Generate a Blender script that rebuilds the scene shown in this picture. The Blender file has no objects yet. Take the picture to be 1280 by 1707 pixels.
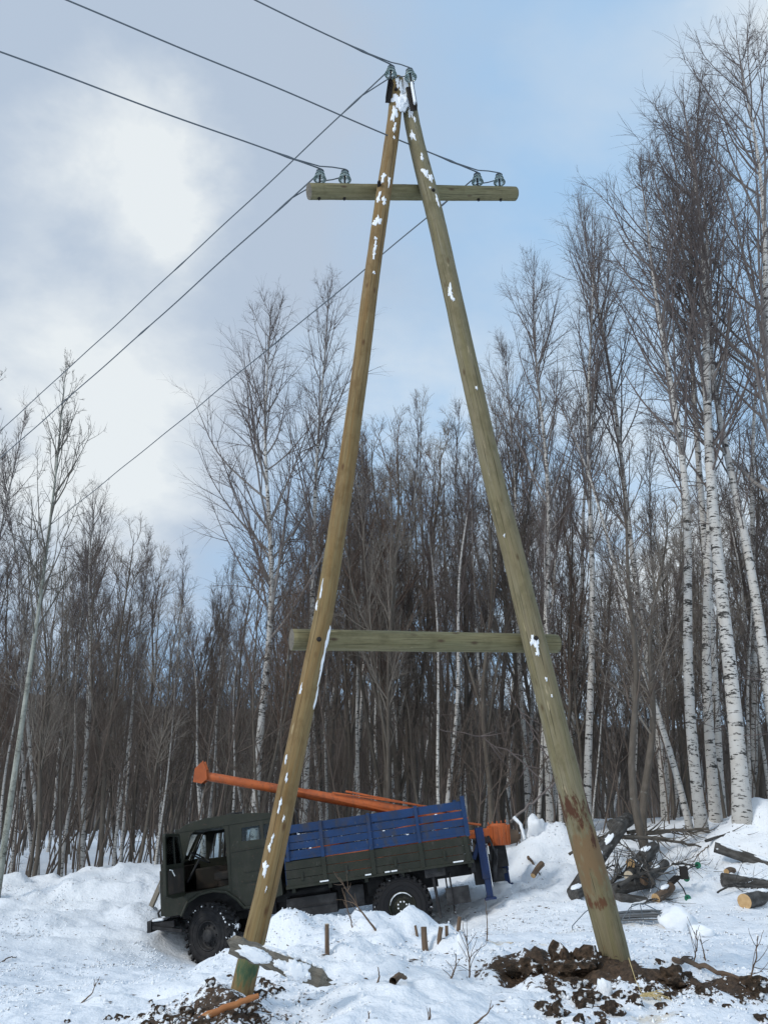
import bpy, bmesh, math, random, time
import numpy as np
from mathutils import Vector, Matrix, noise as mnoise
from mathutils.geometry import tessellate_polygon
T0 = time.time()
sc = bpy.context.scene
COL = sc.collection
R = math.radians
# ------------------------------------------------------------------ camera
F = 1350.0; PITCH = R(21.5); CAMZ = 1.5
cam = bpy.data.objects.new("camera", bpy.data.cameras.new("camera"))
COL.objects.link(cam); sc.camera = cam
cam.location = (0, 0, CAMZ); cam.rotation_euler = (R(90) + PITCH, 0, 0)
cam.data.sensor_fit = 'VERTICAL'; cam.data.sensor_height = 24.0
cam.data.lens = F / 1707.0 * 24.0
cam.data.clip_start = 0.05; cam.data.clip_end = 3000
cp, sp = math.cos(PITCH), math.sin(PITCH)
def ray(px, py):
    x = (px - 640) / F; y = (853.5 - py) / F
    return np.array([x, cp - y * sp, sp + y * cp])
def at(px, py, D):
    d = ray(px, py); t = D / d[1]
    return Vector((d[0] * t, D, CAMZ + d[2] * t))
# ------------------------------------------------------------------ light
sc.view_settings.view_transform = 'Standard'; sc.view_settings.look = 'None'
sc.view_settings.exposure = 0.12; sc.view_settings.gamma = 1.0
SUN_EL, SUN_AZ = R(32), R(-120)      # azimuth measured from +Y, clockwise
w = bpy.data.worlds.new("World"); sc.world = w; w.use_nodes = True
wn = w.node_tree; wn.nodes.clear()
def N(nt, typ, **kw):
    n = nt.nodes.new(typ)
    for k, v in kw.items():
        if k.startswith('i_'):
            key = k[2:]
            key = int(key) if key.isdigit() else key.replace('_', ' ')
            n.inputs[key].default_value = v
        else: setattr(n, k, v)
    return n
def L(nt, a, b): nt.links.new(a, b)
def ramp(nt, src, stops):
    r = N(nt, 'ShaderNodeValToRGB'); e = r.color_ramp.elements
    while len(e) < len(stops): e.new(0.5)
    for i, (p, c) in enumerate(stops):
        e[i].position = p; e[i].color = (c, c, c, 1) if isinstance(c, (int, float)) else (*c, 1)
    L(nt, src, r.inputs[0]); return r.outputs[0]
def math_(nt, op, a, b=None, clamp=False):
    m = N(nt, 'ShaderNodeMath', operation=op, use_clamp=clamp)
    for i, v in enumerate((a, b)):
        if v is None: continue
        if isinstance(v, (int, float)): m.inputs[i].default_value = v
        else: L(nt, v, m.inputs[i])
    return m.outputs[0]
def mixc(nt, f, a, b, blend='MIX'):
    m = N(nt, 'ShaderNodeMix', data_type='RGBA', blend_type=blend)
    for i, v in ((0, f), (6, a), (7, b)):
        if isinstance(v, (int, float)): m.inputs[i].default_value = v
        elif isinstance(v, (tuple, list)): m.inputs[i].default_value = (*v, 1)
        else: L(nt, v, m.inputs[i])
    return m.outputs[2]
tc = N(wn, 'ShaderNodeTexCoord')
sky = N(wn, 'ShaderNodeTexSky', sky_type='NISHITA', sun_disc=False, sun_elevation=SUN_EL, sun_rotation=SUN_AZ)
sky.air_density = 1.0; sky.dust_density = 1.6; sky.ozone_density = 1.0
bg1 = N(wn, 'ShaderNodeBackground', i_Strength=0.15)
L(wn, sky.outputs[0], bg1.inputs[0])
sep = N(wn, 'ShaderNodeSeparateXYZ'); L(wn, tc.outputs['Generated'], sep.inputs[0])
# cloud noise over the sky dome, stretched towards the horizon
zz = math_(wn, 'ADD', sep.outputs[2], 0.35)
cx = math_(wn, 'DIVIDE', sep.outputs[0], zz); cy = math_(wn, 'DIVIDE', sep.outputs[1], zz)
cmb = N(wn, 'ShaderNodeCombineXYZ'); L(wn, cx, cmb.inputs[0]); L(wn, cy, cmb.inputs[1]); L(wn, sep.outputs[2], cmb.inputs[2])
nz = N(wn, 'ShaderNodeTexNoise', i_Scale=2.2, i_Detail=7.0, i_Roughness=0.55, i_Distortion=0.3); L(wn, cmb.outputs[0], nz.inputs['Vector'])
nz2 = N(wn, 'ShaderNodeTexNoise', i_Scale=0.9, i_Detail=3.0, i_Roughness=0.5); L(wn, cmb.outputs[0], nz2.inputs['Vector'])
wv = N(wn, 'ShaderNodeTexNoise', i_Scale=3.2, i_Detail=6.0, i_Roughness=0.6); L(wn, cmb.outputs[0], wv.inputs['Vector'])
wsub = N(wn, 'ShaderNodeVectorMath', operation='SUBTRACT'); L(wn, wv.outputs['Color'], wsub.inputs[0]); wsub.inputs[1].default_value = (.5, .5, .5)
wscl = N(wn, 'ShaderNodeVectorMath', operation='SCALE'); L(wn, wsub.outputs[0], wscl.inputs[0]); wscl.inputs['Scale'].default_value = .24
wadd = N(wn, 'ShaderNodeVectorMath', operation='ADD'); L(wn, tc.outputs['Generated'], wadd.inputs[0]); L(wn, wscl.outputs[0], wadd.inputs[1])
wdir = N(wn, 'ShaderNodeVectorMath', operation='NORMALIZE'); L(wn, wadd.outputs[0], wdir.inputs[0])
def blob(px, py, k):
    """soft lobe of cloud round a fixed direction of the sky"""
    d = ray(px, py); d = d / np.linalg.norm(d)
    vm = N(wn, 'ShaderNodeVectorMath', operation='DOT_PRODUCT'); L(wn, wdir.outputs[0], vm.inputs[0]); vm.inputs[1].default_value = tuple(d)
    a = math_(wn, 'SUBTRACT', 1.0, vm.outputs['Value'])
    return math_(wn, 'POWER', 2.718, math_(wn, 'MULTIPLY', a, -k))
def addall(lst):
    o = lst[0]
    for q in lst[1:]: o = math_(wn, 'ADD', o, q)
    return o
W = lambda b, f: math_(wn, 'MULTIPLY', b, f)
nd = math_(wn, 'SUBTRACT', nz.outputs[0], 0.5)
nd2 = math_(wn, 'SUBTRACT', nz2.outputs[0], 0.5)
behind = math_(wn, 'MULTIPLY', sep.outputs[1], -1.6, clamp=True)   # white sky added out of view behind the camera to brighten snow and poles
# grey violet veil, top left; bright cream cumulus at left and low on the right
grey = addall([W(blob(200, 20, 16), 1.0), W(blob(-150, 250, 14), .9), W(blob(0, 520, 22), .3), W(blob(250, 880, 60), .55), W(nd, 1.1), W(nd2, .5)])
grey = ramp(wn, grey, [(0.15, 0), (0.95, 0.95)])
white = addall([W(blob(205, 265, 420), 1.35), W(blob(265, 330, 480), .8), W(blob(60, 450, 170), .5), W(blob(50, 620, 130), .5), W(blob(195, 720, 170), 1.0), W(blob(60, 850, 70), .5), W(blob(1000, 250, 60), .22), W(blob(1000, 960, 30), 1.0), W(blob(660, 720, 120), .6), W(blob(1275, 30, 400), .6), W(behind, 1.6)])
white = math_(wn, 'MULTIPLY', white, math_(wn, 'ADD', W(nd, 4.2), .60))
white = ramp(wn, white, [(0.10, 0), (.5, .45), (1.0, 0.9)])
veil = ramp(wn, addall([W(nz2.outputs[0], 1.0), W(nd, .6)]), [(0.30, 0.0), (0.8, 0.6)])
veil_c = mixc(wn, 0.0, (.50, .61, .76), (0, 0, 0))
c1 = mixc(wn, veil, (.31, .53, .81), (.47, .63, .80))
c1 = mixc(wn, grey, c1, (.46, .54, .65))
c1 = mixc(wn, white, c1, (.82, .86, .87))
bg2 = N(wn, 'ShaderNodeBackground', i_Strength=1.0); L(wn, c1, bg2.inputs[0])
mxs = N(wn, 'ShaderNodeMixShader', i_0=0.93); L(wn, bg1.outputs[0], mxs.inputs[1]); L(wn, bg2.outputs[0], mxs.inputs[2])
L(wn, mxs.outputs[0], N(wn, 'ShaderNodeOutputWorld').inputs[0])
w.cycles.sampling_method = 'MANUAL'; w.cycles.sample_map_resolution = 512
sun = bpy.data.objects.new("sun", bpy.data.lights.new("sun", 'SUN')); COL.objects.link(sun)
sun.data.energy = 1.5; sun.data.angle = R(14); sun.data.color = (1.0, .95, .87)
sd = Vector((math.sin(SUN_AZ) * math.cos(SUN_EL), math.cos(SUN_AZ) * math.cos(SUN_EL), math.sin(SUN_EL)))
sun.rotation_euler = (-sd).to_track_quat('-Z', 'Y').to_euler()
sc.cycles.max_bounces = 6; sc.cycles.diffuse_bounces = 3; sc.cycles.transparent_max_bounces = 8
# ------------------------------------------------------------------ materials
def mat(name, base, rough=.7, bump=None, noise=None, metal=0., spec=.3, fn=None, coord='obj'):
    """base colour, optional noise=(scale(3),colour2,low,high[,detail]) and bump=(scale(3),strength,dist)"""
    m = bpy.data.materials.new(name); m.use_nodes = True; nt = m.node_tree
    b = nt.nodes['Principled BSDF']
    b.inputs['Base Color'].default_value = (*base, 1); b.inputs['Roughness'].default_value = rough
    b.inputs['Metallic'].default_value = metal; b.inputs['Specular IOR Level'].default_value = spec
    if coord == 'tc':
        v = N(nt, 'ShaderNodeAttribute', attribute_name='tc').outputs['Vector']
    else: v = N(nt, 'ShaderNodeTexCoord').outputs['Object']
    def nse(scale, detail=5., rgh=.6):
        mp = N(nt, 'ShaderNodeMapping'); mp.inputs['Scale'].default_value = scale; L(nt, v, mp.inputs[0])
        n = N(nt, 'ShaderNodeTexNoise', i_Scale=1.0, i_Detail=detail, i_Roughness=rgh); L(nt, mp.outputs[0], n.inputs['Vector']); return n.outputs[0]
    col = None
    for nn in (noise or []):
        f = ramp(nt, nse(nn[0]), [(nn[2], 0), (nn[3], nn[4] if len(nn) > 4 else 1)])
        col = mixc(nt, f, col if col is not None else base, nn[1])
    if fn: col = fn(nt, v, nse, col if col is not None else base)
    if col is not None and not isinstance(col, tuple): L(nt, col, b.inputs['Base Color'])
    if bump:
        bp = N(nt, 'ShaderNodeBump', i_Strength=bump[1], i_Distance=bump[2])
        L(nt, nse(bump[0]), bp.inputs['Height']); L(nt, bp.outputs[0], b.inputs['Normal'])
    return m
M = {}
def attr_fac(nt, name): return N(nt, 'ShaderNodeAttribute', attribute_name=name).outputs['Fac']
def ground_fn(nt, v, nse, col):
    d = attr_fac(nt, 'dirt'); s = attr_fac(nt, 'saw')
    n1 = nse((9, 9, 9), 6, .7); n2 = nse((30, 30, 30), 4, .7); n3 = nse((.5, .5, .5), 4)
    snow = mixc(nt, ramp(nt, n3, [(.3, 0), (.75, 1)]), (.86, .89, .93), (.78, .82, .88))
    soil = mixc(nt, ramp(nt, n2, [(.35, 0), (.65, 1)]), (.032, .022, .015), (.105, .068, .044))
    f = math_(nt, 'ADD', d, math_(nt, 'MULTIPLY', math_(nt, 'SUBTRACT', n1, .5), 2.7))
    f = math_(nt, 'ADD', f, math_(nt, 'MULTIPLY', math_(nt, 'SUBTRACT', n2, .5), 1.5))
    fs = math_(nt, 'ADD', s, math_(nt, 'MULTIPLY', math_(nt, 'SUBTRACT', n1, .5), 1.2))
    fs = ramp(nt, fs, [(.45, 0), (.95, .8)])
    c = mixc(nt, fs, snow, (.62, .47, .25))
    return mixc(nt, ramp(nt, f, [(.50, 0), (.60, 1)]), c, soil)
M['ground'] = mat('ground', (.85, .88, .92), .75, bump=((11, 11, 11), .6, .05), fn=ground_fn, spec=.25)
M['snow'] = mat('snow', (.86, .89, .93), .7, bump=((40, 40, 40), .5, .01), spec=.25)
M['soil'] = mat('soil', (.034, .024, .016), .9, bump=((40, 40, 40), 1.0, .03), noise=[((18, 18, 18), (.105, .068, .044), .42, .62), ((9, 9, 9), (.8, .84, .88), .585, .61, .95)])
def wood_fn(c_dark, c_knot, stains=()):
    def f(nt, v, nse, col):
        col = mixc(nt, ramp(nt, nse((26, 26, 1.2), 5, .65), [(.38, 0), (.68, 1)]), col, c_dark)
        col = mixc(nt, ramp(nt, nse((90, 90, 4), 3, .6), [(.45, 0), (.75, .55)]), col, tuple(x * .45 for x in c_dark))
        col = mixc(nt, ramp(nt, nse((70, 70, 1.1), 3, .6), [(.60, 0), (.635, .75)]), col, tuple(x * .30 for x in c_dark))
        col = mixc(nt, ramp(nt, nse((6, 6, 4), 5, .7), [(.50, 0), (.66, .6)]), col, tuple(x * .62 for x in c_dark))
        # knots: sparse rings
        mp = N(nt, 'ShaderNodeMapping'); mp.inputs['Scale'].default_value = (7, 7, 3); L(nt, v, mp.inputs[0])
        vo = N(nt, 'ShaderNodeTexVoronoi', i_Scale=1.0, i_Randomness=1.0); L(nt, mp.outputs[0], vo.inputs['Vector'])
        col = mixc(nt, ramp(nt, vo.outputs['Distance'], [(.05, .9), (.16, 0)]), col, c_knot)
        # pale scraped flecks
        col = mixc(nt, ramp(nt, nse((22, 22, 2.6), 4, .7), [(.67, 0), (.72, .55)]), col, (.50, .42, .27))
        sx = N(nt, 'ShaderNodeSeparateXYZ'); L(nt, v, sx.inputs[0])
        for (cz, hz, colr, thr, lo) in stains:
            a = math_(nt, 'ABSOLUTE', math_(nt, 'SUBTRACT', sx.outputs[2], cz))
            a = math_(nt, 'SUBTRACT', 1.0, math_(nt, 'DIVIDE', a, hz))
            a = math_(nt, 'MULTIPLY', a, 1.0, clamp=True)
            n = math_(nt, 'ADD', nse((9, 9, 3.0), 5, .7), math_(nt, 'MULTIPLY', a, .30))
            m = math_(nt, 'MULTIPLY', ramp(nt, n, [(thr, 0), (thr + .07, 1)]), ramp(nt, a, [(0.0, 0), (.12, 1)]))
            m = math_(nt, 'MULTIPLY', m, ramp(nt, math_(nt, 'ADD', math_(nt, 'MULTIPLY', sx.outputs[0], lo), .5), [(.35, 0), (.6, 1)]))
            col = mixc(nt, m, col, colr)
        return col
    return f
M['wood_amber'] = mat('wood_amber', (.25, .175, .088), .75, noise=[((3, 3, .8), (.21, .17, .075), .35, .7)], coord='tc',
    fn=wood_fn((.21, .125, .045), (.10, .05, .02), stains=[(.95, .38, (.10, .125, .06), .72, 3.0), (.92, .30, (.05, .095, .05), .79, 3.0)]), bump=((80, 80, 5), .6, .006))
M['wood_olive'] = mat('wood_olive', (.235, .212, .145), .78, noise=[((3, 3, .7), (.205, .158, .088), .38, .66)], coord='tc',
    fn=wood_fn((.19, .165, .085), (.09, .06, .03), stains=[(1.9, .9, (.19, .125, .065), .68, 1.5), (2.25, .5, (.080, .034, .018), .70, 3.0), (1.45, .2, (.12, .055, .028), .74, 3.0)]), bump=((80, 80, 5), .6, .006))
M['wood_beam'] = mat('wood_beam', (.235, .205, .115), .78, noise=[((3, 3, .7), (.175, .18, .10), .4, .7)], coord='tc', fn=wood_fn((.17, .15, .075), (.08, .05, .03)), bump=((80, 80, 5), .6, .006))
M['wood_grey'] = mat('wood_grey', (.20, .18, .15), .85, noise=[((5, 5, 1.5), (.27, .24, .19), .4, .7)], coord='tc', fn=wood_fn((.14, .125, .10), (.06, .05, .04)), bump=((60, 60, 6), .9, .01))
M['cut_wood'] = mat('cut_wood', (.55, .37, .19), .8, noise=[((14, 14, 14), (.42, .26, .12), .4, .7)])
M['cut_pale'] = mat('cut_pale', (.62, .55, .44), .8, noise=[((14, 14, 14), (.5, .4, .28), .4, .7)])
def birch_fn(nt, v, nse, col):
    n1 = math_(nt, 'ADD', nse((6, 6, 19), 4, .7), math_(nt, 'MULTIPLY', math_(nt, 'SUBTRACT', nse((.8, .8, .7), 3), .5), .25))
    col = mixc(nt, ramp(nt, n1, [(.565, 0), (.61, 1)]), col, (.035, .032, .03))
    n2 = nse((2.2, 2.2, 6.5), 5, .7)
    col = mixc(nt, ramp(nt, n2, [(.565, 0), (.60, .95)]), col, (.03, .028, .026))
    sx = N(nt, 'ShaderNodeSeparateXYZ'); L(nt, v, sx.inputs[0])
    low = ramp(nt, math_(nt, 'MULTIPLY', sx.outputs[2], .04), [(0.0, .35), (.10, 0)])
    col = mixc(nt, math_(nt, 'MULTIPLY', low, n2), col, (.06, .055, .05))
    r = attr_fac(nt, 'rad')      # thin wood carries brown bark
    return mixc(nt, ramp(nt, r, [(.014, 1), (.036, 0)]), col, (.12, .095, .088))
M['birch'] = mat('birch', (.54, .53, .51), .8, noise=[((3, 3, 2), (.50, .47, .43), .45, .7)], coord='tc', fn=birch_fn, bump=((20, 20, 30), .5, .01))
M['birch_twig'] = mat('birch_twig', (.085, .062, .062), .85, fn=lambda nt, v, nse, col: mixc(nt, ramp(nt, attr_fac(nt, 'rad'), [(.016, 0), (.045, 1)]), (.125, .102, .096), (.27, .25, .235)))
M['aspen'] = mat('aspen', (.235, .25, .215), .8, noise=[((5, 5, 12), (.07, .07, .06), .53, .60), ((30, 30, 12), (.12, .12, .10), .5, .62), ((2, 2, 1), (.44, .45, .40), .4, .7)], coord='tc', bump=((20, 20, 20), .5, .01))
M['dark_bark'] = mat('dark_bark', (.105, .090, .075), .9, noise=[((14, 14, 3), (.15, .13, .11), .45, .7), ((5, 5, 5), (.19, .19, .17), .62, .7)], coord='tc', bump=((30, 30, 8), .8, .012))
M['dark_twig'] = mat('dark_twig', (.125, .100, .084), .9)
M['log_bark'] = mat('log_bark', (.050, .046, .042), .9, noise=[((10, 10, 4), (.11, .105, .10), .42, .62), ((7, 7, 3), (.24, .23, .22), .60, .68), ((5, 5, 5), (.8, .84, .88), .645, .665, .9)], coord='tc', bump=((24, 24, 10), 1.0, .03))
M['brown_twig'] = mat('brown_twig', (.15, .105, .082), .9)
M['stick'] = mat('stick', (.16, .11, .075), .9, noise=[((20, 20, 4), (.08, .055, .04), .4, .65)], coord='tc')
M['orange_bark'] = mat('orange_bark', (.45, .19, .075), .85, noise=[((20, 20, 5), (.30, .12, .05), .4, .7), ((30, 30, 9), (.6, .42, .25), .6, .68)], coord='tc')
def paint(name, c, c2, rough=.55, dirt=.5, metal=0.):
    return mat(name, c, rough, noise=[((2.2, 2.2, 2.2), c2, .4, .75), ((6, 6, 2), (.045, .04, .035), .52, .72, dirt), ((26, 26, 26), (.055, .035, .025), .63, .66, .85), ((11, 30, 5), (.10, .095, .085), .66, .69, .5)], bump=((3, 3, 3), .35, .04), metal=metal, spec=.35)
M['green'] = paint('truck_green', (.021, .024, .0155), (.013, .016, .011), .5)
M['blue'] = paint('bed_blue', (.008, .040, .130), (.006, .026, .080), .55, .8)
M['blue_dark'] = paint('rig_blue', (.010, .030, .11), (.008, .02, .06), .6)
M['orange'] = paint('rig_orange', (.47, .115, .030), (.30, .07, .022), .5, .5)
M['black'] = mat('black_metal', (.018, .018, .020), .6, noise=[((5, 5, 5), (.05, .05, .052), .45, .7)])
M['interior'] = mat('cab_interior', (.03, .026, .022), .8, noise=[((4, 4, 4), (.07, .05, .038), .45, .7)])
M['rubber'] = mat('rubber', (.016, .016, .018), .85, noise=[((6, 6, 6), (.035, .034, .034), .45, .7), ((9, 9, 9), (.8, .83, .88), .68, .70, .9)], bump=((40, 40, 40), .4, .005))
M['rubber_snowy'] = mat('rubber_snowy', (.016, .016, .018), .85, noise=[((8, 8, 8), (.82, .85, .9), .66, .68, 1)], bump=((40, 40, 40), .4, .005))
M['steel'] = mat('grey_steel', (.20, .20, .20), .5, metal=.6)
M['wire'] = mat('wire', (.13, .15, .17), .5, metal=.5)
M['bolt'] = mat('bolt', (.03, .026, .024), .6, metal=.4)
M['white'] = mat('white_paint', (.72, .72, .70), .6)
M['letter'] = mat('letter', (.03, .03, .03), .6)
M['straw'] = mat('straw', (.58, .46, .23), .85)
M['green_rope'] = mat('green_plastic', (.02, .16, .09), .35)
def glass(name, col, alpha, rough=.05, milk=0.):
    m = bpy.data.materials.new(name); m.use_nodes = True; nt = m.node_tree; nt.nodes.clear()
    t = N(nt, 'ShaderNodeBsdfTransparent'); t.inputs[0].default_value = (*col, 1)
    g = N(nt, 'ShaderNodeBsdfGlossy'); g.inputs['Roughness'].default_value = rough
    fr = N(nt, 'ShaderNodeLayerWeight', i_Blend=alpha)
    mx = N(nt, 'ShaderNodeMixShader'); L(nt, fr.outputs['Fresnel'], mx.inputs[0]); L(nt, t.outputs[0], mx.inputs[1]); L(nt, g.outputs[0], mx.inputs[2])
    o_ = mx.outputs[0]
    if milk:
        df = N(nt, 'ShaderNodeBsdfDiffuse'); df.inputs[0].default_value = (.62, .80, .78, 1); m2 = N(nt, 'ShaderNodeMixShader', i_0=milk); L(nt, o_, m2.inputs[1]); L(nt, df.outputs[0], m2.inputs[2]); o_ = m2.outputs[0]
    L(nt, o_, N(nt, 'ShaderNodeOutputMaterial').inputs[0]); return m
M['pane'] = glass('window_glass', (.80, .85, .86), .3)
M['insul'] = glass('insulator_glass', (.97, .99, .985), .42, .15, .20)
M['hill'] = mat('hill', (.10, .088, .078), .95, noise=[((.35, .35, .04), (.14, .125, .11), .4, .65), ((.03, .03, .03), (.08, .075, .075), .4, .7)])
# ------------------------------------------------------------------ mesh helpers
def tag(o, label=None, cat=None, group=None, kind=None):
    if label: o['label'] = label
    if cat: o['category'] = cat
    if group: o['group'] = group
    if kind: o['kind'] = kind
    return o
def link(o, parent=None):
    COL.objects.link(o)
    if parent is not None: o.parent = parent
    return o
def empty(name, loc, label, cat, group=None):
    e = bpy.data.objects.new(name, None); e.location = loc; e.empty_display_size = .2
    link(e); return tag(e, label, cat, group)
def nmesh(name, V, Fc, m, smooth=True, attrs=None):
    """V (n,3) array, Fc (k,4) quads -> mesh"""
    me = bpy.data.meshes.new(name); V = np.asarray(V, np.float32); Fc = np.asarray(Fc, np.int32)
    k, q = Fc.shape
    me.vertices.add(len(V)); me.vertices.foreach_set('co', V.ravel())
    me.loops.add(k * q); me.loops.foreach_set('vertex_index', Fc.ravel())
    me.polygons.add(k); me.polygons.foreach_set('loop_start', np.arange(0, k * q, q, dtype=np.int32))
    if smooth: me.polygons.foreach_set('use_smooth', np.ones(k, bool))
    me.update(calc_edges=True)
    for nm, (typ, arr) in (attrs or {}).items():
        a = me.attributes.new(nm, typ, 'POINT')
        a.data.foreach_set('vector' if typ == 'FLOAT_VECTOR' else 'value', np.asarray(arr, np.float32).ravel())
    me.materials.append(m); return me
def tubes(P, Rr, sides, rough=0., rng=None, want_tc=False, caps=True):
    """P (n,k,3) polylines, Rr (n,k) radii -> V,F,rad,tc"""
    P = np.asarray(P, float); Rr = np.asarray(Rr, float); n, k, _ = P.shape
    T = np.empty_like(P); T[:, 1:-1] = P[:, 2:] - P[:, :-2]; T[:, 0] = P[:, 1] - P[:, 0]; T[:, -1] = P[:, -1] - P[:, -2]
    T /= np.linalg.norm(T, axis=2, keepdims=True) + 1e-9
    m = T.mean(1); ref = np.where((np.abs(m[:, 0]) < .7)[:, None], np.array([1., 0, 0]), np.array([0, 1., 0]))[:, None, :]
    A = np.cross(T, ref); A /= np.linalg.norm(A, axis=2, keepdims=True) + 1e-9
    B = np.cross(T, A)
    th = np.arange(sides) * 2 * math.pi / sides
    rr = Rr[:, :, None] * (1 + (rng.normal(0, rough, (n, k, sides)) if rough else 0))
    V = P[:, :, None, :] + A[:, :, None, :] * (np.cos(th)[:, None] * rr[..., None]) + B[:, :, None, :] * (np.sin(th)[:, None] * rr[..., None])
    idx = np.arange(n * k * sides).reshape(n, k, sides); nx = np.roll(idx, -1, 2)
    Fc = np.stack([idx[:, :-1], nx[:, :-1], nx[:, 1:], idx[:, 1:]], -1).reshape(-1, 4)
    rad = np.repeat(Rr.reshape(-1), sides)
    tcv = None
    if want_tc:
        seg = np.zeros((n, k)); seg[:, 1:] = np.cumsum(np.linalg.norm(P[:, 1:] - P[:, :-1], axis=2), 1)
        ph = np.arange(n)[:, None, None] * 3.7
        tcv = np.stack([np.cos(th) * Rr[..., None] + ph, np.sin(th) * Rr[..., None] + ph, np.repeat(seg[..., None], sides, 2)], -1).reshape(-1, 3)
    return V.reshape(-1, 3), Fc, rad, tcv
def resample(pts, n):
    p = np.array([tuple(q) for q in pts], float); s = np.r_[0, np.cumsum(np.linalg.norm(p[1:] - p[:-1], axis=1))]
    t = np.linspace(0, s[-1], n); return np.stack([np.interp(t, s, p[:, i]) for i in range(3)], 1)
def tube_obj(name, pts, radii, m, parent=None, sides=12, n=None, rough=0., seed=1, cap_mat=None, smooth=True):
    """one tube with capped ends, tc attribute; rough = surface irregularity as a share of the radius"""
    rng = np.random.default_rng(seed)
    P = np.array([tuple(q) for q in pts], float)
    rad = np.full(len(P), radii, float) if isinstance(radii, (int, float)) else np.array(radii, float)
    if n:
        s = np.r_[0, np.cumsum(np.linalg.norm(P[1:] - P[:-1], axis=1))]
        t = np.linspace(0, s[-1], n); rad = np.interp(t, s, rad); P = np.stack([np.interp(t, s, P[:, i]) for i in range(3)], 1)
    V, Fc, r_, t_ = tubes(P[None], rad[None], sides, rough, rng, True)
    k = len(P)
    V = np.vstack([V, P[0], P[-1]]); t_ = np.vstack([t_, [0, 0, 0], [0, 0, t_[-1][2]]]); r_ = np.r_[r_, rad[0], rad[-1]]
    c0, c1 = k * sides, k * sides + 1
    a = np.arange(sides); b = (a + 1) % sides
    # caps as degenerate-free quads are awkward: build tris through from_pydata
    me = bpy.data.meshes.new(name)
    faces = [tuple(f) for f in Fc.tolist()] + [(c0, int(j), int(i)) for i, j in zip(a, b)] + [(c1, int((k - 1) * sides + i), int((k - 1) * sides + j)) for i, j in zip(a, b)]
    me.from_pydata(V.tolist(), [], faces)
    me.polygons.foreach_set('use_smooth', np.r_[np.ones(len(Fc), bool) if smooth else np.zeros(len(Fc), bool), np.zeros(2 * sides, bool)])
    at_ = me.attributes.new('tc', 'FLOAT_VECTOR', 'POINT'); at_.data.foreach_set('vector', np.asarray(t_, np.float32).ravel())
    ar = me.attributes.new('rad', 'FLOAT', 'POINT'); ar.data.foreach_set('value', np.asarray(r_, np.float32))
    me.materials.append(m)
    if cap_mat:
        me.materials.append(cap_mat)
        mi = np.zeros(len(faces), np.int32); mi[len(Fc):] = 1; me.polygons.foreach_set('material_index', mi)
    me.update()
    return link(bpy.data.objects.new(name, me), parent)
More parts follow.
